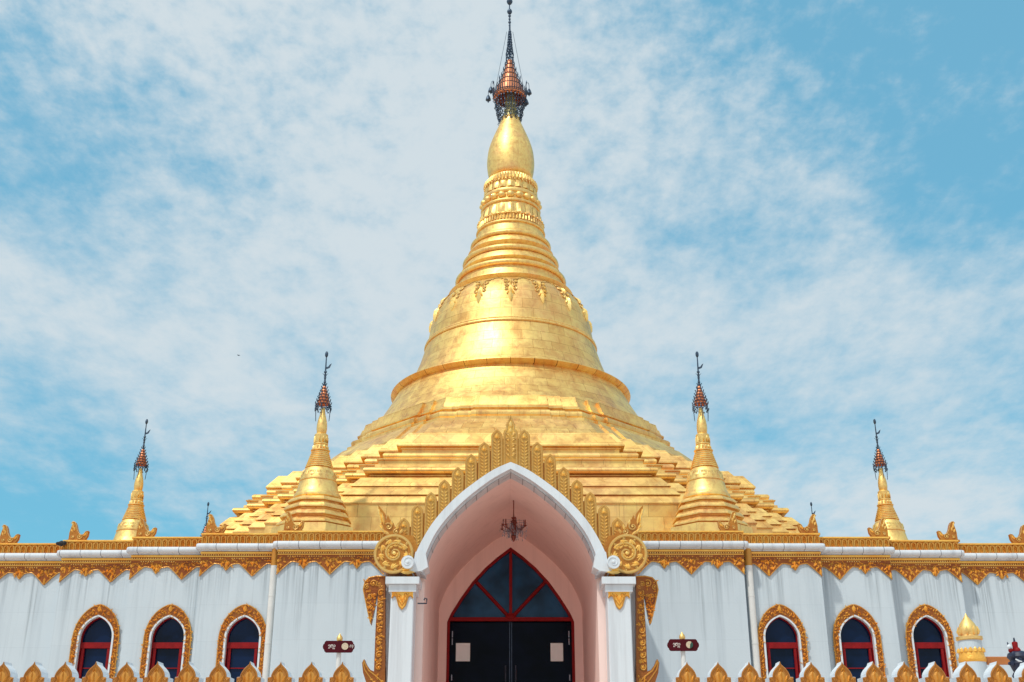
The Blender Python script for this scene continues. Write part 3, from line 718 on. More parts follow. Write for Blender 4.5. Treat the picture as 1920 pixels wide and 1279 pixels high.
# big gold scrolls on the shoulders
def shoulder(s_):
    Y = 18.36; c = at(957.5 + (738 - 957.5), 1038, Y); X = c.x * (1 if s_ < 0 else -1); Z = c.z
    so = -s_ if False else (1 if s_ < 0 else -1)               # +1: drawn as on the left
    fx = lambda a: X + so * a
    m = MB(); Rr = 0.305
    circ = [(fx(Rr * cos(a)), Z + Rr * sin(a)) for a in [2 * PI * k / 40 for k in range(40)]]
    if so < 0: circ = circ[::-1]
    m.prism(circ, Y + .02, Y + .50)
    # web joining it to the arch foot
    web = [(fx(0.05), Z - .28), (fx(.36), Z - .30), (fx(.42), Z + .02), (fx(.30), Z + .30), (fx(.02), Z + .34)]
    if so < 0: web = web[::-1]
    m.prism(web, Y + .06, Y + .44)
    # flame tail
    tail = [(.16, .30), (-.02, .31), (-.13, .33), (-.20, .45), (-.245, .57), (-.235, .66), (-.275, .76), (-.295, .885), (-.235, .81), (-.17, .72), (-.155, .60), (-.125, .70), (-.09, .62), (-.03, .56), (.00, .47), (.04, .55), (.08, .48), (.11, .43), (.17, .38)]
    tail = [(fx(a), Z + b_ * .93) for a, b_ in tail]
    ccw = tail[::-1] if so > 0 else tail
    m.prism(ccw, Y + .08, Y + .22)
    o = m.build('shoulder_scroll', GROUNDG, porch, 35)
    r = MB(); th = .026
    rim = [(fx(Rr * cos(a) * .97), Z + Rr * sin(a) * .97) for a in [2 * PI * k / 40 for k in range(41)]]
    r.ribbon(rim, th, Y + .018, 0, 6)
    sp = []
    for k in range(46):
        u = k / 45; rad = lerp(.20, .02, u ** .8); a = 0.3 + u * 2 * PI * 1.6
        sp.append((fx(rad * cos(a) + .01), Z + rad * sin(a) + .01))
    r.ribbon(sp, [lerp(.024, .012, k / 45) for k in range(46)], Y + .018, 0, 6)
    r.blob((fx(.01), Y + .012, Z + .01), .03, .02, .03, 8, 5)
    for k in range(9):                                          # acanthus leaves between rim and spiral
        a = 0.4 + k * 2 * PI / 9
        bx, bz = .245 * cos(a), .245 * sin(a)
        for q in range(3): r.leaf(fx(bx), Z + bz, Y + .019, (a + 2.2 + q * .38) if so > 0 else PI - (a + 2.2 + q * .38), .14 - .02 * q, .045, .024)
        r.curl(fx(.262 * cos(a + .25)), Z + .262 * sin(a + .25), Y + .018, .026, a, 1.2, so, .009, 10, 5)
    for k in range(9):
        a = 0.5 + k * .62; rd = lerp(.145, .06, k / 8)
        r.leaf(fx(rd * cos(a) + .01), Z + rd * sin(a) + .01, Y + .019, (a + 2.0) if so > 0 else PI - (a + 2.0), .10 - .004 * k, .038, .022)
    # relief of the tail
    yy = Y + .078
    r.curl(fx(-.105), Z + .455, yy, .062, 2.5, 1.3, -so, .015, 16, 5); r.curl(fx(.02), Z + .37, yy, .05, 1, 1.3, so, .013, 14, 5)
    for a, b_, an, ln in ((-.22, .5, 1.75, .3), (-.18, .52, 1.8, .22), (-.24, .62, 1.85, .2), (-.14, .36, 2.3, .2), (-.05, .5, 1.7, .12), (-.19, .42, 2.0, .14), (.02, .42, 1.3, .12), (.08, .36, 1.1, .1), (-.08, .33, 2.4, .14)):
        r.leaf(fx(a), Z + b_ * .93, yy + .002, an if so > 0 else PI - an, ln, .045, .026)
    r.leaf(fx(.14), Z - .27, Y - .0, .25 if so > 0 else PI - .25, .20, .09, .05); r.leaf(fx(.12), Z - .30, Y - .0, .02 if so > 0 else PI - .02, .24, .07, .05); r.leaf(fx(.14), Z - .24, Y - .0, .6 if so > 0 else PI - .6, .13, .06, .04)
    r.build('scroll_relief', RELIEF, o, 50)
    # white volute ending the arch
    v = MB(); vc = at(765.5, 1056, Y); vx = vc.x * (1 if s_ < 0 else -1); vz = vc.z
    circ = [(vx + .105 * cos(2 * PI * k / 28), vz + .105 * sin(2 * PI * k / 28)) for k in range(28)]
    v.prism(circ, Y - .10, Y + .12)
    foot = [(fx(.24), Z - .26), (fx(.30), Z - .30), (fx(.46), Z - .28), (fx(.56), Z - .22), (fx(.52), Z - .02), (fx(.44), Z + .07), (fx(.35), Z + .02), (fx(.33), Z - .12)]
    if so < 0: foot = foot[::-1]
    v.prism(foot, Y - .02, Y + .50)
    spw = []
    for k in range(28):
        u = k / 27; rad = lerp(.10, .03, u); a = -1.2 + u * 2 * PI * 1.25; spw.append((vx + so * rad * cos(a), vz + rad * sin(a)))
    v.ribbon(spw, .010, Y - .10, 0, 6)
    v.blob((vx, Y - .10, vz), .03, .02, .03, 10, 5)
    v.build('volute', MARBLE, o, 35)
    # vine bracket beside the column
    Yk = 18.62; q = MB(); qr = MB()
    def P(px, py): w = at(px, py, Yk); return (w.x * (1 if s_ < 0 else -1), w.z)
    strip = [P(722, 1085), P(722, 1290), P(700, 1290), P(704, 1180), P(709, 1100), P(712, 1085)]
    strip = strip if so > 0 else strip[::-1]
    q.prism(strip[::-1] if False else strip, Yk, Yk + .16)
    drop = [P(722, 1081), P(722, 1092), P(714, 1106), P(708, 1108), P(704, 1128), P(700, 1150), P(695, 1171), P(690, 1150), P(684, 1125), P(680, 1105), P(683, 1090), P(692, 1082), P(706, 1079)]
    drop = drop[::-1] if so > 0 else drop
    q.prism(drop, Yk + .01, Yk + .15)
    flare = [P(722, 1290), P(722, 1252), P(708, 1262), P(694, 1256), P(687, 1246), P(683, 1236), P(679, 1243), P(681, 1262), P(690, 1290)]
    flare = flare[::-1] if so < 0 else flare
    q.prism(flare[::-1], Yk - .02, Yk + .165)
    qo = q.build('vine_bracket', CARVB, porch, 35)
    hand = 1 if so > 0 else -1
    z0 = P(714, 1108); k = 0; py = 1112
    while py < 1262:
        xx = lerp(714.5, 709.5, (py - 1108) / 160); a = P(xx, py)
        if k % 2 == 0:
            qr.curl(a[0], a[1], Yk - .002, .058, 0.8, 1.1, hand, .012, 14, 5); qr.blob((a[0], Yk - .006, a[1]), .014, .012, .014, 8, 5)
            for w in range(6): qr.leaf(a[0], a[1], Yk - .001, w * 1.047, .046, .018, .012)
        else:
            for h in (-1, 1): qr.curl(a[0] + h * .03, a[1] + h * .012, Yk - .002, .030, 1.5, 1.2, h * hand, .009, 10, 5)
            for w in range(4): qr.leaf(a[0] + random.uniform(-.05, .05), a[1], Yk, random.uniform(0, 6), .05, .024, .018)
        k += 1; py += 11.6
    for (px, py2, rd) in ((700, 1094, .062), (688, 1100, .045), (711, 1095, .045), (693, 1118, .05), (702, 1116, .03), (694, 1138, .034), (695, 1152, .022), (716, 1100, .035)):
        a = P(px, py2); qr.curl(a[0], a[1], Yk + .008, rd, random.uniform(0, 6), 1.4, hand, rd * .22, 14, 5)
    for w in range(46):
        t = random.random(); py2 = 1086 + t * 80; hwp = 17 * (1 - t) ** .8; a = P(lerp(699, 695, t) + random.uniform(-hwp, hwp * .7), py2)
        qr.leaf(a[0], a[1], Yk + .01, random.uniform(0, 6.28), .05, .024, .02)
    edge_ = [P(a, b_) for a, b_ in ((722, 1081), (706, 1080), (692, 1083), (684, 1091), (681, 1105), (685, 1125), (690, 1149), (695, 1169))]
    qr.ribbon(edge_, .011, Yk + .008, 0, 5)
    fl = [P(a, b_) for a, b_ in ((720, 1282), (705, 1268), (692, 1258), (685, 1246), (682, 1238))]; qr.ribbon(fl, .012, Yk - .022, 0, 5)
    fl = [P(a, b_) for a, b_ in ((708, 1290), (695, 1272), (684, 1256), (681, 1242))]; qr.ribbon(fl, .010, Yk - .022, 0, 5)
    for w in range(9): a = P(random.uniform(700, 718), random.uniform(1268, 1284)); qr.leaf(a[0], a[1], Yk - .02, random.uniform(0, 6), .05, .026, .02)
    qr.build('vine_relief', CARVED, qo, 50)
for s_ in (-1, 1): shoulder(s_)
# gable core behind the panels, cap of the vault and the cheeks beside it
m = MB()
core = [(x * 1.0, z - .03) for x, z in outer]
m.band([(x, z + .0) for x, z in core], [(x * .97, z - .03) for x, z in core], YV + .002, YB + .3)
for s_ in (-1, 1):
    m.box(min(s_ * 1.62, s_ * 2.06), max(s_ * 1.62, s_ * 2.06), 18.862, 20.30, PZ, 5.2)
m.build('porch_body', MARBLE, porch, 30)
# conduit bracket with a lamp hook
m = MB(); a = at(783, 1131.5, 18.7); b_ = at(800, 1131.5, 18.7)
m.tube([a, b_, b_ + Vector((0, 0, .07)), b_ + Vector((-.03, 0, .085)), b_ + Vector((-.045, 0, .05))], .011, 6); m.build('hook', DARK, porch, 40)

# ------------------------------------------------------------------ chandelier
YC = 20.3; ct = at(962, 928, YC); cc = at(963, 985, YC)
ch = thing('chandelier', (cc.x, YC, ct.z), 'small brass chandelier with candle arms and crystal drops hanging in the porch vault', 'chandelier')
x, z0 = cc.x, ct.z; k = (ct.z - at(0, 1018, YC).z) / 90
m = MB(); m.lathe([(0.075, z0 + .16), (.07, z0 + .0), (.11, z0 - .006), (.06, z0 - .04), (.02, z0 - .06), (.006, z0 - .075)], x, YC, 16)
m.build('ceiling_rose', DARK, ch, 40)
m = MB(); zc = z0 - 8 * k
while zc > z0 - 42 * k: m.tube([(x, YC, zc), (x, YC, zc - .02)], .009, 5); zc -= .026; m.blob((x, YC, zc + .003), .012, .012, .009, 6, 4)
m.build('chain', BRASS, ch, 40)
zb = z0 - 42 * k; m = MB()
m.lathe([(.006, z0 - 88 * k), (.03, z0 - 84 * k), (.05, z0 - 78 * k), (.03, z0 - 74 * k), (.065, z0 - 68 * k), (.075, z0 - 62 * k), (.05, z0 - 57 * k), (.025, z0 - 54 * k), (.06, z0 - 50 * k), (.02, z0 - 47 * k), (.045, z0 - 43 * k), (.01, z0 - 41 * k)], x, YC, 14)
m.build('stem', BRASS, ch, 40)
for q in range(8):
    a = q * PI / 4 + .2; rad = .25 if q % 2 else .19; dz = 0 if q % 2 else 4 * k; dxx, dyy = cos(a), sin(a); m = MB()
    zz_ = z0 - 62 * k + dz
    m.tube([(x + dxx * rad * t, YC + dyy * rad * t, zz_ - .055 * sin(t * PI)) for t in (0.1, .35, .6, .85, 1.0)], .008, 5)
    m.lathe([(.01, zz_ - .01), (.032, zz_ + .012), (.012, zz_ + .016)], x + dxx * rad, YC + dyy * rad, 8)
    ar = m.build('arm', BRASS, ch, 40)
    m = MB(); m.tube([(x + dxx * rad, YC + dyy * rad, zz_ + .012), (x + dxx * rad, YC + dyy * rad, zz_ + .095), (x + dxx * rad, YC + dyy * rad, zz_ + .12)], [.010, .010, .003], 6); m.build('candle', BRASS, ar, 40)
m = MB()
for q in range(110):
    a = random.uniform(0, 2 * PI); rad = random.uniform(.04, .25); ln = random.uniform(.04, .10); zz_ = z0 - random.uniform(50, 74) * k + (.02 if rad > .15 else -.03)
    px_, py_ = x + cos(a) * rad, YC + sin(a) * rad
    m.tube([(x, YC, zz_ + .02), (px_, py_, zz_), (px_, py_, zz_ - ln)], .0025, 4); m.blob((px_, py_, zz_ - ln - .012), .007, .007, .018, 5, 4)
tag(m.build('crystal_drops', CRYST, ch, 0), None, None)

# ------------------------------------------------------------------ great pagoda
pag = thing('pagoda', (0, DA, ZT - .12), 'huge gilded pagoda with terraced base, bell body and tall ringed spire behind the hall', 'pagoda')
def RT(a, y):
    t = Tn(y); g_ = a * kf(t) / FPX; aa = g_ * (DA - 3.67) / (1 + g_); R = aa + 3.67; return (R, EYE + t * (DA - R))
def RO(c, y):
    t = Tn(y); g_ = c * kf(t) / FPX; R = DA * g_ / (.4142 + g_); return (R, EYE + t * (DA - R))
def RC(r, y):
    t = Tn(y); R = r / FPX * DA * kf(t); return (R, EYE + t * (DA - R))
def redent(R, n=8, s=3.67 / 8):
    a = R - n * s; q = [(R, -a)] if False else []
    # quadrant from the +x face to the +y face
    q = [(R, a)]
    x_, y_ = R, a
    for i in range(n):
        x_ -= s; q.append((x_, y_)); y_ += s; q.append((x_, y_))
    pts = []
    for k in range(4):
        c_, s_ = (1, 0, -1, 0)[k], (0, 1, 0, -1)[k]
        pts += [(px * c_ - py * s_, px * s_ + py * c_) for px, py in q]
    return pts
def octr(R, d=0.075):
    L_ = .4142 * R; pts = []
    for k in range(8):
        a = k * PI / 4; nx, ny = cos(a), sin(a); tx, ty = -sin(a), cos(a)
        for (t_, o_) in ((-1, 0), (-.76, 0), (-.76, d), (-.55, d), (-.55, 2 * d), (.55, 2 * d), (.55, d), (.76, d), (.76, 0)):
            pts.append((nx * (R + o_) + tx * t_ * L_, ny * (R + o_) + ty * t_ * L_))
    return pts
def roll(p0, p1, bulge, n=6):                                   # half-round between two (R,z) points
    o = []
    for k in range(n + 1):
        a = -PI / 2 + PI * k / n; o.append((lerp(p0[0], p1[0], k / n) - bulge * .15 + bulge * (1.15) * cos(a) ** .8 if abs(a) < PI / 2 - .01 else lerp(p0[0], p1[0], k / n) - bulge * .15, lerp(p0[1], p1[1], (sin(a) + 1) / 2)))
    return o
A_ = RT
prof = [(7.42, ZT - .12), (7.36, A_(326, 946)[1]), (7.385, A_(326, 946)[1] + .004), (7.385, A_(326, 943)[1])]
p1 = A_(318, 931); p2 = A_(300, 914)
prof += [p1, (p1[0] - .06, p1[1] + .004), (p1[0] - .06, p1[1] + .035), (p1[0] + .015, p1[1] + .04), p2, (p2[0] - .05, p2[1] + .004), (p2[0] - .05, p2[1] + .025), (p2[0] + .01, p2[1] + .03), A_(281, 896)]
lo0 = A_(262, 894)
prof += [(lo0[0], lo0[1] + .0), (lo0[0] + .03, lo0[1] + .012), (lo0[0] + .03, lo0[1] + .03), (lo0[0] + .0, lo0[1] + .035)]
zz0, zz1 = A_(273, 889)[1] + .02, A_(273, 875)[1]
prof += [(lo0[0] + .0, zz0 - .01)] + roll((6.79, zz0), (6.79, zz1), .085)
prof += [(6.66, zz1 + .012), A_(254, 871), (A_(254, 871)[0] - .06, A_(254, 871)[1] + .01)]
u0, u1 = A_(236, 862)[1], A_(236, 848)[1]
b0 = A_(254, 871)[0] - .06
prof += [(b0, u0 - .055), (b0 + .035, u0 - .045), (b0 + .035, u0 - .025), (b0 - .01, u0 - .02), (b0 - .01, u0)] + roll((6.42, u0), (6.42, u1), .085)
l1 = A_(214, 836)
prof += [(6.31, u1 + .015), (6.12, u1 + .03), (6.12, l1[1] - .06), (6.15, l1[1] - .055), (6.15, l1[1] - .03), (6.12, l1[1] - .025), (6.12, l1[1] - .005), (6.235, l1[1]), (6.235, l1[1] + .03), (5.985, A_(190, 812)[1]), (5.6, A_(190, 812)[1] + .01)]
m = MB(); m.plan(prof, redent, 0, DA); m.build('terraced_base', GILT, pag, 28)
z8 = A_(190, 812)[1]
oc = [(5.08, z8 - .1), (5.06, z8 + .03), RO(165, 809), RO(144, 787)]
o1 = RO(144, 787)
oc += [(o1[0] - .10, o1[1] + .004), (o1[0] - .10, RO(134, 784)[1] - .02)] 
r0, r1 = RO(134, 784)[1], RO(134, 770)[1]
oc += roll((4.22, r0), (4.22, r1), .085)
oc += [(4.12, r1 + .012), (4.10, RO(130, 767)[1]), (4.15, RO(130, 766)[1]), (4.15, RO(130, 763)[1]), RO(128, 761), RO(126, 753), (RO(126, 753)[0] - .03, RO(126, 753)[1] + .004), RO(123, 743), (RO(123, 743)[0] - .35, RO(123, 743)[1] + .02)]
oc = [(a * .985, b_) for a, b_ in oc]
m = MB(); m.plan(oc, octr, 0, DA); m.build('octagonal_terrace', GILT, pag, 28)
zb0 = RO(123, 743)[1] - .05
bell = [(4.05, zb0), (3.93, zb0 + .15), (3.72, 11.42), (3.54, 11.72), (3.38, 12.00), (3.27, 12.22), (3.25, 12.265)]
ringA = [(3.20, 12.24), (3.27, 12.25), (3.32, 12.262), (3.41, 12.345), (3.405, 12.36), (3.37, 12.37), (3.0, 12.385)]
bell2 = [(3.08, 12.37), (2.90, 12.62), (2.76, 12.92), (2.63, 13.25), (2.53, 13.58), (2.47, 13.80)]
ringB = [(2.44, 13.79), (2.495, 13.80), (2.51, 13.83), (2.50, 13.855), (2.475, 13.86), (2.475, 13.885), (2.485, 13.90), (2.47, 13.925), (2.40, 13.93)]
bell3 = [(2.43, 13.92), (2.385, 14.15), (2.34, 14.45), (2.27, 14.75), (2.15, 15.02), (1.98, 15.24), (1.84, 15.38), (1.70, 15.44)]
m = MB(); m.lathe(bell, 0, DA, 96, True, False); m.lathe(bell2, 0, DA, 96, False, False); m.lathe(bell3, 0, DA, 96, False, True)
bo = m.build('bell', GILT, pag, 50)
m = MB(); m.lathe(ringA, 0, DA, 96)
m.build('bell_ring', RINGM, bo, 40)
m = MB(); m.lathe(ringB, 0, DA, 96); m.build('bell_ring', GILTS, bo, 40)
# floral pendants round the bell's shoulder
def bell_r(z):
    P_ = bell3
    for (a, za_), (b_, zb2) in zip(P_, P_[1:]):
        if za_ <= z <= zb2: return lerp(a, b_, (z - za_) / (zb2 - za_))
    return P_[-1][0] if z > P_[-1][1] else P_[0][0]
def wrap(mb, start, ang):
    for i in range(start, len(mb.v)):
        x_, y_, z_ = mb.v[i]; x_ *= 1.0 if abs(x_) > .3 else 1.12; y_ *= 1.35; z_ = 15.24 + (z_ - 15.26) * 1.22; r = bell_r(z_) - y_ + .004; a = ang + x_ / 2.05; mb.v[i] = (r * sin(a), DA - r * cos(a), z_)
NORN = 16
for k in range(NORN):
    ang = 2 * PI * k / NORN
    m = MB(); zt = 15.26
    for h in (-1, 1):
        m.curl(h * .115, zt - .06, 0, .085, PI / 2 - h * .6, 1.4, h, .022, 16, 5); m.curl(h * .10, zt - .20, 0, .06, PI / 2, 1.3, h, .018, 14, 5); m.curl(h * .095, zt - .32, 0, .05, PI / 2, 1.3, -h, .016, 12, 5)
        m.curl(h * .16, zt + .03, 0, .035, 0, 1.2, -h, .014, 10, 5)
        for q in range(4): m.leaf(h * (.03 + q * .02), zt - .38 + q * .12, 0, -PI / 2 + h * .6, .11, .045, .03)
    m.leaf(0, zt - .26, 0, -PI / 2, .42, .13, .05); m.leaf(0, zt + .02, 0, -PI / 2, .22, .07, .05)
    m.leaf(0, zt - .30, -.02, -PI / 2, .22, .07, .04)
    w = .405                                                    # half a garland on either side
    for h in (-1, 1):
        g_ = [(h * lerp(.06, w, t), zt - .02 + .13 * sin(t * PI / 2) ** .8) for t in [q / 8 for q in range(9)]]; m.ribbon(g_, .016, -.004, 0, 5)
        m.curl(h * .245, zt + .055, 0, .032, PI / 2, 1.1, h, .011, 10, 5)
    wrap(m, 0, ang); m.build('floral_pendant', RELIEF, bo, 50)
m = MB()
def fz(y, r): t = Tn(y); return EYE + t * (DA - r)
cone = [(1.66, 15.40), (1.74, 15.405), (1.855, 15.52), (1.85, 15.535), (1.80, 15.55), (1.63, 15.57), (1.60, 15.62), (1.55, fz(494, 1.55))]
def torus(r, ya, yb, th): 
    a, b_ = fz(ya, r), fz(yb, r); o = []
    for q in range(7):
        an = -PI / 2 + PI * q / 6; o.append((r - th * .35 + th * 1.35 * cos(an), lerp(a, b_, (sin(an) + 1) / 2)))
    return o
cone += torus(1.60, 493.7, 484.4, .05) + [(1.42, fz(484, 1.42)), (1.40, fz(483, 1.42)), (1.49, fz(477, 1.49)), (1.485, fz(476, 1.49)), (1.35, fz(466, 1.35))]
cone += torus(1.39, 465.6, 456.5, .05) + [(1.21, fz(456, 1.21)), (1.20, fz(455, 1.2)), (1.29, fz(447.5, 1.29)), (1.285, fz(446.5, 1.28)), (1.13, fz(438, 1.13))]
cone += torus(1.17, 437, 429, .045) + [(1.045, fz(428, 1.04)), (1.0, fz(415, 1.0))]
cone += torus(1.03, 414, 410, .02) + [(.965, fz(409.5, .965)), (.955, fz(400, .95)), (1.00, fz(397, 1.0)), (.985, fz(395.5, .98)), (.905, fz(395, .9)), (.86, fz(376, .86))]
cone += torus(.885, 375.5, 370, .03) + [(.825, fz(369.5, .82)), (.81, fz(358.5, .81))] + torus(.83, 358, 350, .03) + [(.765, fz(349.5, .76)), (.775, fz(334, .77)), (.80, fz(333, .8)), (.78, fz(328, .78)), (.73, fz(327.5, .73)), (.70, fz(320.5, .7)), (.60, fz(319.5, .6))]
m.lathe(cone, 0, DA, 72); sp_ = m.build('ringed_spire', GILTS, pag, 40)
# fluting, petals and beads on the spire
m = MB()
def around(n, r, z0, z1, w, h, taper=0):
    for k in range(n):
        a = 2 * PI * k / n; 
        for (rr_, zz_) in ((r, z0),):
            c_, s_ = sin(a), -cos(a); tx, ty = cos(a), sin(a)
            P_ = []
            for (u, v, d) in ((-.5, 0, 0), (-.5, .8, 0), (0, 1, 0), (.5, .8, 0), (.5, 0, 0), (0, .0, 1), (0, .75, 1)):
                r_ = lerp(r, r - taper, v) + d * h; P_.append((c_ * r_ + tx * u * w, DA + s_ * r_ + ty * u * w, lerp(z0, z1, v)))
            m.add(P_, [(0, 5, 6, 1), (1, 6, 2), (2, 6, 3), (3, 6, 5, 4), (0, 4, 5)])
for args in ((20, .915, fz(396, .9), fz(377, .86), .20, .055, .05), (64, .985, fz(409, .97), fz(398.5, .95), .07, .035, .015), (20, .775, fz(349, .76), fz(335, .77), .20, .05, .01),
             (48, .79, fz(327, .73), fz(333.5, .78), .09, .04, -.02), (56, .735, fz(327, .73), fz(321, .7), .055, .025, .02)):
    m = MB(); around(*args); m.build('petal_ring', GILTS, sp_, 40)
m = MB()
for k in range(20):
    a = 2 * PI * k / 20; z = fz(364, .82); m.blob((.835 * sin(a), DA - .835 * cos(a), z), .125, .11, .105, 12, 8)
m.build('bead_ring', GILTS, sp_, 40)
for r, zc, b_ in ((1.0, fz(397, 1.0), .035), (.80, fz(334, .8), .028)):
    m = MB()
    for k in range(40): a = 2 * PI * k / 40; m.blob((r * sin(a), DA - r * cos(a), zc), b_, b_, .05, 6, 4)
    m.build('leaf_point_ring', GILTS, sp_, 40)
bud = [(.60, fz(320, .6))] + [(r, fz(y, .1)) for r, y in ((.675, 331), (.715, 320), (.736, 306), (.722, 293), (.686, 280), (.609, 266), (.518, 253), (.418, 240), (.325, 228), (.285, 220))] + [(.27, fz(218, .27))]
b2 = [bud[0]] + [tuple(p) for p in smoothpts(bud[1:-1], 3)] + [bud[-1]]
m = MB(); m.lathe(b2, 0, DA, 56); m.build('banana_bud', GILTS, pag, 60)
# crowning umbrella
hx = -0.03
nk = [(.27, fz(218.5, .3)), (.275, fz(216, .27)), (.235, fz(213, .25)), (.20, fz(203, .2)), (.215, fz(202, .2)), (.215, fz(200, .2)), (.17, fz(199, .17)), (.165, fz(189, .17)), (.185, fz(188.5, .17)), (.18, fz(187, .17)), (.15, fz(186, .15)), (.14, fz(165, .15))]
m = MB(); m.lathe(nk, 0, DA, 24); ho = m.build('umbrella_crown', NECK, pag, 40)
um = [(.44, fz(170, .5)), (.52, fz(168, .5)), (.525, fz(162, .5)), (.48, fz(160, .5)), (.40, fz(151, .4)), (.34, fz(150.5, .4)), (.31, fz(143, .3)), (.26, fz(142, .3)), (.24, fz(135, .25)), (.20, fz(134, .2)), (.18, fz(126, .2)), (.145, fz(125, .15)), (.13, fz(118, .15)), (.10, fz(117, .1)), (.09, fz(111, .1)), (.03, fz(110, .1))]
m = MB(); m.lathe(um, hx, DA, 40, False, True); m.build('copper_canopy', COPPER, ho, 30)
m = MB()
for (r, y) in ((.525, 165), (.53, 161.5), (.41, 151), (.32, 143), (.25, 134.5), (.19, 126), (.14, 118)):
    z = fz(y, r); n = max(8, int(2 * PI * r / .075))
    m.tube([(hx + r * sin(2 * PI * k / 32), DA - r * cos(2 * PI * k / 32), z) for k in range(33)], .012, 4)
    for k in range(n):
        a = 2 * PI * k / n; hh = .075 + .05 * (r > .5)
        m.tube([(hx + r * sin(a), DA - r * cos(a), z), (hx + (r + .02) * sin(a), DA - (r + .02) * cos(a), z + hh), (hx + (r + .02) * sin(a), DA - (r + .02) * cos(a), z + hh * 1.5)], [.009, .014, .003], 4)
for k in range(10):
    a = 2 * PI * k / 10; r = .56; z = fz(160, .5)
    m.tube([(hx + r * sin(a), DA - r * cos(a), z - .05), (hx + r * sin(a), DA - r * cos(a), z + .30)], .007, 4); m.blob((hx + r * sin(a), DA - r * cos(a), z + .34), .022, .022, .07, 5, 4)
for k in range(26):                                             # hanging fretwork below the rim
    a = 2 * PI * (k + .5) / 26; z = fz(168, .5); r = .50
    for q in range(11):
        rq = lerp(.50, .33, q / 10) + random.uniform(-.02, .02); zq = z - q * .088 - random.uniform(0, .03)
        if q > 8 and k % 2: continue
        pp = (hx + rq * sin(a + random.uniform(-.05, .05)), DA - rq * cos(a), zq); rad = random.uniform(.022, .045)
        if q % 2 == 0:
            m.tube([(pp[0] + rad * cos(t), pp[1], pp[2] + rad * sin(t)) for t in [2 * PI * w / 8 for w in range(9)]], .011, 4)
        else: m.blob(pp, .026, .026, .034, 5, 4)
    m.tube([(hx + .5 * sin(a), DA - .5 * cos(a), z), (hx + .34 * sin(a), DA - .34 * cos(a), z - (.9 if k % 2 == 0 else .55))], .007, 4)
m.build('iron_fretwork', DARK, ho, 0)
m = MB()
zt0 = fz(111, .1)
lat = [(.12, zt0 - .02), (.125, fz(98, .1)), (.10, fz(90, .1)), (.07, fz(78, .1)), (.05, fz(62, .05)), (.025, fz(55, .05))]
for (r, z), (r2, z2) in zip(lat, lat[1:]):
    for k in range(6):
        a = 2 * PI * k / 6; b_ = a + .7; m.tube([(hx + r * sin(a), DA - r * cos(a), z), (hx + r2 * sin(b_), DA - r2 * cos(b_), z2)], .012, 4)
        m.tube([(hx + r * sin(b_), DA - r * cos(b_), z), (hx + r2 * sin(a), DA - r2 * cos(a), z2)], .012, 4)
for y in range(56, 112, 5):
    r = lerp(.03, .13, (y - 56) / 56); z = fz(y, .1)
    for k in range(6): a = k * PI / 3 + y; m.blob((hx + r * sin(a), DA - r * cos(a), z), .026, .026, .03, 5, 4)
zt1 = fz(2, .0)
m.tube([(hx, DA, zt0), (hx, DA, fz(50, 0)), (hx - .01, DA, zt1)], [.035, .028, .016], 6)
for y, r in ((48, .035), (42, .05), (36, .04), (30, .05), (22, .085), (3, .10)): m.blob((hx - .005, DA, fz(y, 0)), r, r, r * (1.25 if r > .06 else .9), 8, 6)
for s_ in (-1, 1):                                             # stay wires
    m.tube([(hx + s_ * .10, DA - .05, fz(58, .1)), (hx + s_ * .42, DA - .2, fz(150, .4))], .006, 4)
m.build('finial_rod', DARK, ho, 40)
for (px, py, hpx) in ((920.5, 167, 160), (915.5, 183, 174), (992, 171, 163), (986.5, 190, 178)):
    c_ = Vector(((px - CX) / FPX * DA * kf(Tn(py)), DA, fz(py, 0))); s_ = 1 if px > CX else -1; zt_h = fz(hpx, 0) + .05
    m = MB(); m.tube([(hx + s_ * .50, DA, zt_h - .06), (c_.x - s_ * .09, DA, zt_h + .10), (c_.x - s_ * .02, DA, zt_h + .10), (c_.x, DA, zt_h), (c_.x, DA, c_.z + .08)], .010, 5)
    m.lathe([(.085, c_.z - .10), (.08, c_.z - .05), (.05, c_.z + .04), (.02, c_.z + .09)], c_.x, DA, 10); m.blob((c_.x, DA, c_.z - .15), .025, .02, .05, 6, 4)
    m.build('hanging_bell', DARK, ho, 40)

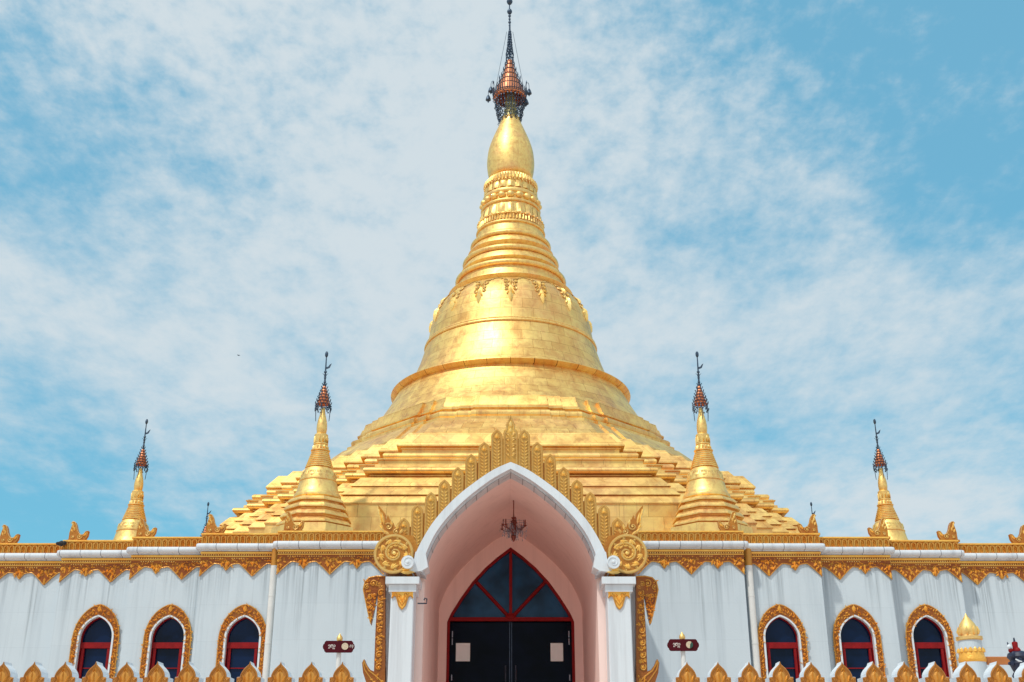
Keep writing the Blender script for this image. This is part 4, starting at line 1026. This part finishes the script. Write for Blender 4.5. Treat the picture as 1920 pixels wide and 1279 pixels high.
# ------------------------------------------------------------------ small stupas on the roof
def stupa(x, y, label):
    """built once round the origin, then copied"""
    root = thing('roof_stupa', (x, y, ZT - .13), label, 'stupa', 'small gilded stupas standing round the great pagoda')
    K = 22.6 * 1.035 / FPX
    def h(py): return at(957.5, py, 22.6).z - (ZT - .13)
    def og(R): return [(R / cos(PI / 8) * cos(PI / 8 + k * PI / 4), R / cos(PI / 8) * sin(PI / 8 + k * PI / 4)) for k in range(8)]
    m = MB(); pr = [(.86, 0), (.80, h(996))]
    for (r, ya, yb) in ((67, 992, 984), (62, 977, 968), (56, 962, 953), (51, 948, 940)):
        r_ = r * K; pr += [(r_ - .09, h(ya) - .02), (r_ - .09, h(ya)), (r_, h(ya) + .004), (r_, h(ya) + .03), (r_ - .055, h(yb)), ]
    pr += [(.40, h(938))]
    m.plan(pr, og, 0, 0); m.build('stepped_base', GILTS, root, 28, True)
    m = MB()
    pr = [(.44, h(939)), (.475, h(936)), (.475, h(931)), (.462, h(929.5)), (.44, h(927)), (.41, h(919)), (.382, h(908)), (.372, h(905)), (.385, h(904.5)), (.385, h(902.5)), (.365, h(902)), (.352, h(895)), (.325, h(888)), (.29, h(882)), (.27, h(880)), (.255, h(879))]
    m.lathe(pr, 0, 0, 32); m.build('bell', GILTS, root, 40, True)
    m = MB(); pr = []
    ys = [879, 875, 871, 867, 863, 859, 855, 851]
    for q, yy in enumerate(ys):
        r = lerp(.285, .185, q / 7); dz = h(yy - 2) - h(yy); pr += [(r - .015, h(yy)), (r, h(yy) + dz * .3), (r, h(yy) + dz), (r - .03, h(yy) + dz * 1.3)]
    pr += [(.17, h(847)), (.195, h(846)), (.195, h(844.5)), (.155, h(844)), (.135, h(835)), (.15, h(834)), (.15, h(832)), (.125, h(831)), (.135, h(820)), (.14, h(816)), (.12, h(814)), (.10, h(813.5))]
    m.lathe(pr, 0, 0, 28); so = m.build('ringed_spire', GILTS, root, 40, True)
    for (n, r, y0, y1, w, hh) in ((14, .14, 844, 836, .06, .028), (12, .128, 831, 818, .05, .025), (14, .33, 888, 900, .13, .02)):
        m = MB()
        for k in range(n):
            a = 2 * PI * k / n; c_, s_ = cos(a), sin(a); P_ = []
            for (u, v, d) in ((-.5, 0, 0), (-.4, .7, 0), (0, 1, 0), (.4, .7, 0), (.5, 0, 0), (0, 0, 1), (0, .75, 1)):
                rr_ = r + d * hh + (v * .03 if r > .3 else 0); P_.append((c_ * rr_ - s_ * u * w, s_ * rr_ + c_ * u * w, lerp(h(y0), h(y1), v)))
            m.add(P_, [(0, 5, 6, 1), (1, 6, 2), (2, 6, 3), (3, 6, 5, 4), (1, 0, 5), (0, 4, 5)])
        m.build('petal_ring', GILTS, so, 40, True)
    m = MB(); pr = [(.08, h(814)), (.098, h(812)), (.108, h(804)), (.106, h(797)), (.092, h(789)), (.072, h(782)), (.055, h(776)), (.045, h(770)), (.04, h(765))]
    m.lathe(pr, 0, 0, 20); m.build('bud', GILTS, root, 50, True)
    m = MB(); pr = []
    for q in range(6):
        r = lerp(.135, .035, q / 5); z0, z1 = h(758 - q * 6), h(753 - q * 6); pr += [(r, z0), (r + .008, z0 + .015), (r * .74, z1)]
    m.lathe(pr, 0, 0, 20, False, True); uo = m.build('umbrella_crown', COPPER, root, 30, True)
    m = MB()
    for q in range(7):
        r = lerp(.15, .03, q / 6); z = h(759 - q * 6)
        m.tube([(r * cos(2 * PI * k / 16), r * sin(2 * PI * k / 16), z) for k in range(17)], .006, 4)
        n = max(5, 14 - q * 2)
        for k in range(n): a = 2 * PI * k / n + q; m.tube([(r * cos(a), r * sin(a), z), ((r + .02) * cos(a), (r + .02) * sin(a), z + .055)], [.005, .011], 4)
    for k in range(12):
        a = 2 * PI * k / 12; r = .15
        for q in range(4): m.blob((r * cos(a) + random.uniform(-.02, .02), r * sin(a), h(760 + q * 3.2)), .017, .017, .021, 5, 4)
        if k % 3 == 0:
            for q in range(7): m.blob((r * cos(a) * (1 - q * .012), r * sin(a), h(773 + q * 2.4)), .010, .010, .014, 5, 3)
            m.tube([(r * cos(a), r * sin(a), h(760)), (r * .9 * cos(a), r * .9 * sin(a), h(790))], .004, 4)
    m.build('iron_fringe', DARK, uo, 0, True)
    m = MB(); m.tube([(0, 0, h(735)), (0, 0, h(700)), (0, 0, h(664))], [.024, .017, .011], 6)
    for yy, r in ((724, .035), (716, .03), (708, .028), (704, .03), (697, .034), (664, .036)): m.blob((0, 0, h(yy)), r, r, r * (2.0 if yy == 664 else .9), 6, 5)
    m.tube([(0, 0, h(665)), (0, 0, h(660))], [.02, .003], 5)
    for k in range(4): a = k * PI / 2; m.tube([(0, 0, h(703)), (.06 * cos(a), .06 * sin(a), h(700))], [.008, .004], 4)
    o = m.build('finial_rod', DARK, root, 40, True)
    m = MB(); m.prism([(0, h(688)), (.05, h(687)), (.085, h(683)), (.12, h(681)), (.085, h(689)), (.04, h(691)), (0, h(691))][::-1], -.006, .006); m.build('vane', DARK, o, 0, True)
    return root
s1 = at(590, 985, 22.6)
lab = ['small gilded stupa on the left rising in front of the pagoda terraces', 'small gilded stupa on the right rising in front of the pagoda terraces',
       'far left gilded stupa standing alone against the sky behind the parapet', 'far right gilded stupa standing alone against the sky behind the parapet',
       'distant stupa whose iron tip shows left of a parapet finial', 'distant stupa whose iron tip shows beside a parapet finial on the right']
first = stupa(-3.9, 22.62, lab[0])
for (x_, y_, lb) in ((3.95, 22.62, lab[1]), (-9.06, 27.2, lab[2]), (9.06, 27.2, lab[3]), (-9.58, 35.6, lab[4]), (9.52, 35.6, lab[5])):
    c = copy_tree(first); c.location = (x_, y_, ZT - .13); c['label'] = lb

# ------------------------------------------------------------------ platform balustrade
YG = 11.0
zpk = at(0, 1243, YG).z; KG = YG * .97 / FPX
def merlon_outline(s=1.0, ext=0):
    P_ = [(-.112, -.80), (-.112, -.128), (-.078, -.123), (-.077, -.098), (-.069, -.076), (-.050, -.049), (-.027, -.027), (-.009, -.010), (0, .014)]
    P_ = [(a * s, b_ * s if b_ > -.5 else b_) for a, b_ in P_]; return P_ + [(-a, b_) for a, b_ in reversed(P_[:-1])]
def make_merlon(parent):
    m = MB(); m.prism([(a, b_) for a, b_ in merlon_outline(1.0)], 0, .17); o = m.build('merlon', MARBLE, parent, 0, True)
    g_ = MB(); P_ = [(a * .985, b_ - .004) for a, b_ in merlon_outline()]; g_.prism(P_, -.012, -.0005)
    for sc, w in ((.965, .0065), (.82, .005)):
        Q = [(a * sc, b_ - .014 - (1 - sc) * .08) for a, b_ in merlon_outline() if b_ > -.5]; g_.ribbon(Q, w, -.013, 0, 5)
    g_.leaf(0, -.20, -.012, PI / 2, .13, .035, .022); g_.leaf(0, -.23, -.012, PI / 2, .17, .09, .012)
    for h in (-1, 1):
        g_.curl(h * .085, -.155, -.012, .018, PI / 2, 1.3, h, .006, 12, 5); g_.leaf(h * .025, -.19, -.012, PI / 2 + h * -.4, .09, .028, .014); g_.leaf(h * .045, -.20, -.012, PI / 2 + h * .1, .07, .026, .014)
        g_.leaf(h * .02, -.085, -.012, PI / 2 + h * .5, .05, .02, .01)
    po = g_.build('gold_panel', PANELG, o, 40, True); return o
PANELG = carved('dull_gilt_panel', (0.80, 0.42, 0.07), (0.58, 0.24, 0.04), 60, .3)  # duller, browner gold for the merlon fronts
for s_, lb in ((-1, 'left terrace balustrade with a row of pointed white and gold merlons'), (1, 'right terrace balustrade with a row of pointed white and gold merlons')):
    root = thing('balustrade', (s_ * 4.5, YG, PZ), lb, 'balustrade', None)
    x_in = abs(at(620 if s_ < 0 else 1265, 1279, YG).x)
    m = MB(); x0, x1 = sorted((s_ * x_in, s_ * 6.2)); m.box(x0, x1, YG - .02, YG + .19, PZ, PZ + .42); m.build('base_wall', MARBLE, root, 0)
    pm = None; k = 0
    while k < 14:
        px = (642.3 - 57.7 * k) if s_ < 0 else (1287.6 + 58.15 * k)
        p = at(px, 1243, YG)
        if pm is None: pm = make_merlon(root); o = pm
        else: o = copy_tree(pm); o.parent = root
        o.location = (p.x - root.location.x, 0, zpk - root.location.z); k += 1

# ------------------------------------------------------------------ sign posts
def stroke(m, pts, y, w=.0045): m.tube([(a, y, b_) for a, b_ in pts], w, 4)
def ring_(cx, cz, r, a0=0, a1=2 * PI, n=8): return [(cx + r * cos(lerp(a0, a1, k / n)), cz + r * sin(lerp(a0, a1, k / n))) for k in range(n + 1)]
for s_, px, py, lb in ((-1, 635.5, 1213, 'maroon sign board on a white post left of the porch, pale disc whole'), (1, 1280.5, 1210, 'maroon sign board on a white post right of the porch, disc half green')):
    Y = 16.0; c_ = at(px, py, Y); k_ = Y * .985 / FPX
    pb = at(px + (-2 if s_ < 0 else 0), 1279, Y); root = thing('sign_post', (c_.x, Y, PZ), lb, 'sign')
    m = MB(); m.tube([(c_.x, Y + .03, PZ), (c_.x, Y + .03, c_.z + .10)], .032, 14); m.build('post', PIPE, root, 40)
    m = MB(); m.lathe([(.034, c_.z + 11 * k_), (.040, c_.z + 13 * k_), (.042, c_.z + 16 * k_), (.034, c_.z + 19 * k_), (.016, c_.z + 22 * k_), (.003, c_.z + 25 * k_)], c_.x, Y + .03, 16); m.build('post_cap', GILTS, root, 40)
    w, h_ = 29.5 * k_, 10.6 * k_; P_ = [(-w, 0), (-w * .97, -h_ * .35), (-w * .90, -h_ * .55), (-w * .89, -h_ * .75), (-w * .80, -h_), (w * .80, -h_), (w * .89, -h_ * .75), (w * .90, -h_ * .55), (w * .97, -h_ * .35), (w, 0)]
    P_ = P_ + [(a, -b_) for a, b_ in reversed(P_[1:-1])]
    m = MB(); m.prism([(c_.x + a, c_.z + b_) for a, b_ in P_], Y - .03, Y - .004); bo_ = m.build('board', MAROON, root, 0)
    m = MB(); dxc = c_.x + (11.8 if s_ < 0 else 11.5) * k_; m.prism(ring_(dxc, c_.z + .4 * k_, 6.3 * k_, 0, 2 * PI * 23 / 24, 23), Y - .036, Y - .0302); m.build('disc', DISC, bo_, 0)
    if s_ > 0:
        m = MB(); m.prism([(dxc + 6.4 * k_ * cos(a), c_.z + .4 * k_ + 6.4 * k_ * sin(a)) for a in [-1.5 + 2.4 * q / 12 for q in range(13)]] + [(dxc + 1.2 * k_, c_.z + 1 * k_)], Y - .041, Y - .0362); m.build('green_patch', GREEN, bo_, 0)
    m = MB(); yy = Y - .031; u = k_; tx = c_.x + (-17.5 if s_ < 0 else -17) * u; tz = c_.z
    # round Tai script letters
    stroke(m, ring_(tx, tz + 1.5 * u, 1.5 * u, -1.5, 3.6), yy); stroke(m, ring_(tx, tz - 2.8 * u, 1.0 * u, -1, 4), yy)
    stroke(m, [(tx + 2.6 * u, tz - 2 * u), (tx + 2.6 * u, tz + 3 * u)], yy); stroke(m, ring_(tx + 4.8 * u, tz + .6 * u, 1.7 * u, 0, 5), yy); stroke(m, [(tx + 3 * u, tz + 3.2 * u), (tx + 7 * u, tz + 3.2 * u)], yy)
    stroke(m, [(tx + 7.2 * u, tz + 2 * u), (tx + 7.2 * u, tz - 3.6 * u), (tx + 6.2 * u, tz - 4.2 * u)], yy); stroke(m, ring_(tx + 9.6 * u, tz + 1.2 * u, 1.7 * u, -2.5, 2.8), yy); stroke(m, ring_(tx + 9.4 * u, tz - 3.6 * u, .9 * u), yy)
    if s_ < 0:
        tx = c_.x + 22 * u
        stroke(m, [(tx - 1 * u, tz + 2.6 * u), (tx + 1.2 * u, tz + 2.6 * u)], yy); stroke(m, ring_(tx, tz, 1.3 * u, -1, 4.4), yy); stroke(m, ring_(tx + 3.6 * u, tz + 1.2 * u, 1.4 * u, -2, 3), yy); stroke(m, [(tx + 4.6 * u, tz + .4 * u), (tx + 3.6 * u, tz - 3 * u)], yy)
    m.build('lettering', LETTER, bo_, 0)

# ------------------------------------------------------------------ gate pillar with a gilded bud, and the beam beside it
Y = 14.5; pc = at(1822, 1230, Y); K2 = Y * .985 / FPX
def zp(py): return at(0, py, Y).z
gp = thing('gate_pillar', (pc.x, Y, PZ), 'round white pillar with gilded lotus band and golden bud top, near the right edge', 'pillar')
m = MB(); m.lathe([(.165, PZ), (.155, zp(1242)), (.14, zp(1218)), (.14, zp(1202))], pc.x, Y, 32); m.build('shaft', WALL, gp, 40)
m = MB(); m.lathe([(.15, zp(1244)), (.162, zp(1241)), (.165, zp(1236)), (.15, zp(1231)), (.147, zp(1222))], pc.x, Y, 32)
for k in range(16):
    a = 2 * PI * k / 16; c2, s2 = cos(a), sin(a); P_ = []
    for (u, v, d) in ((-.5, 0, 0), (-.5, .55, 0), (0, 1, 0), (.5, .55, 0), (.5, 0, 0), (0, 0, 1), (0, .6, 1)):
        rr_ = .147 + d * .018; P_.append((pc.x + c2 * rr_ - s2 * u * .052, Y + s2 * rr_ + c2 * u * .052, lerp(zp(1224), zp(1215), v)))
    m.add(P_, [(0, 5, 6, 1), (1, 6, 2), (2, 6, 3), (3, 6, 5, 4), (0, 4, 5)])
m.build('lotus_band', CARVED, gp, 40)
m = MB(); m.lathe([(.13, zp(1203)), (.158, zp(1200)), (.158, zp(1194.5)), (.11, zp(1193)), (.105, zp(1191)), (.117, zp(1186)), (.113, zp(1178)), (.085, zp(1169)), (.05, zp(1162)), (.022, zp(1156)), (.003, zp(1150))], pc.x, Y, 28)
for k in range(8):
    a = 2 * PI * k / 8 + .3; m.tube([(pc.x + .112 * cos(a), Y + .112 * sin(a), zp(1191)), (pc.x + .122 * cos(a), Y + .122 * sin(a), zp(1184)), (pc.x + .112 * cos(a), Y + .112 * sin(a), zp(1175))], [.012, .02, .003], 6)
m.build('bud', GILTS, gp, 50)
m = MB(); e = at(1950, 1239, Y); m.bbox(pc.x + .145, e.x + .5, Y - .05, Y + .05, zp(1246), zp(1232), .01)
tag(m.build('crossbeam', simple('orange_varnished_wood', (.50, .17, .04), .5, 0, .2, 6)), 'orange wooden beam running right from the white pillar with the golden bud', 'beam')

# dark ornament at the right edge
Yn = 13.2; nb = at(1912, 1240, Yn)
def zn(py): return at(0, py, Yn).z
K3 = Yn * .98 / FPX
sc = thing('festival_ornament', (nb.x, Yn, PZ), 'dark blue ornament with red and white figures on top, cut by the right edge', 'ornament')
m = MB(); m.lathe([(.03, PZ), (.035, zn(1285)), (.05, zn(1270)), (.09, zn(1256)), (.115, zn(1244)), (.10, zn(1238)), (.13, zn(1232)), (.115, zn(1225)), (.05, zn(1221))], nb.x, Yn, 14)
for q in range(26):
    a = random.uniform(0, 2 * PI); r = random.uniform(.07, .13); zq = zn(random.uniform(1224, 1250)); m.blob((nb.x + r * cos(a), Yn + r * sin(a), zq), random.uniform(.015, .03), None, random.uniform(.015, .04), 6, 4)
m.tube([(nb.x - .06, Yn, zn(1275)), (nb.x - .10, Yn - .02, zn(1268)), (nb.x - .095, Yn - .03, zn(1262))], [.02, .022, .01], 6)
m.build('dark_body', NAVY, sc, 40)
m = MB(); xa = nb.x - 4 * K3
m.lathe([(.034, zn(1224)), (.03, zn(1212)), (.033, zn(1206)), (.028, zn(1204)), (.01, zn(1203))], xa, Yn, 10); m.blob((xa + .01, Yn - .03, zn(1221)), .035, .03, .04, 8, 5); m.blob((xa + .04, Yn - .02, zn(1226)), .03, .03, .03, 8, 5)
m.build('red_figure', RED, sc, 40)
m = MB(); m.tube([(xa, Yn, zn(1204)), (xa, Yn, zn(1196))], [.014, .008], 6); m.tube([(nb.x - .10, Yn, zn(1209)), (nb.x - .105, Yn, zn(1204))], [.012, .004], 6); m.build('dark_topknot', NAVY, sc, 30)
m = MB(); m.blob((nb.x - .095, Yn - .01, zn(1213)), .025, .022, .028, 8, 6); m.tube([(nb.x - .09, Yn - .11, zn(1238)), (nb.x - .06, Yn - .125, zn(1242)), (nb.x - .03, Yn - .13, zn(1243))], [.008, .01, .005], 5); m.build('white_head', MARBLE, sc, 40)
m = MB(); m.blob((nb.x - .08, Yn, zn(1220)), .03, .026, .03, 8, 6); m.build('red_robe', RED, sc, 40)

# black sheet lying on the roof edge, and a bird
p = at(114, 1015, 20.62); m = MB()
for q in range(5): m.blob((p.x + (q - 2) * .03, 20.66 + random.uniform(-.02, .02), p.z - .03), .045, .05, .03 + .012 * (q % 3), 8, 5)
tag(m.build('black_bundle', BLACK, None, 40), 'small black bundle lying on the parapet ledge at the far left', 'bundle')
p = at(447.5, 666.5, 60); m = MB(); m.blob(p, .055, .03, .022, 8, 5)
for s_ in (-1, 1): m.tube([(p.x, p.y, p.z), (p.x + s_ * .04, p.y + s_ * .03, p.z + .03), (p.x + s_ * .08, p.y + s_ * .08, p.z + .012)], [.016, .013, .003], 4)
m.blob((p.x - .06, p.y, p.z + .006), .016, .014, .014, 6, 4)
tag(m.build('bird', NAVY, None, 40), 'tiny dark bird flying in the sky left of the pagoda', 'bird')
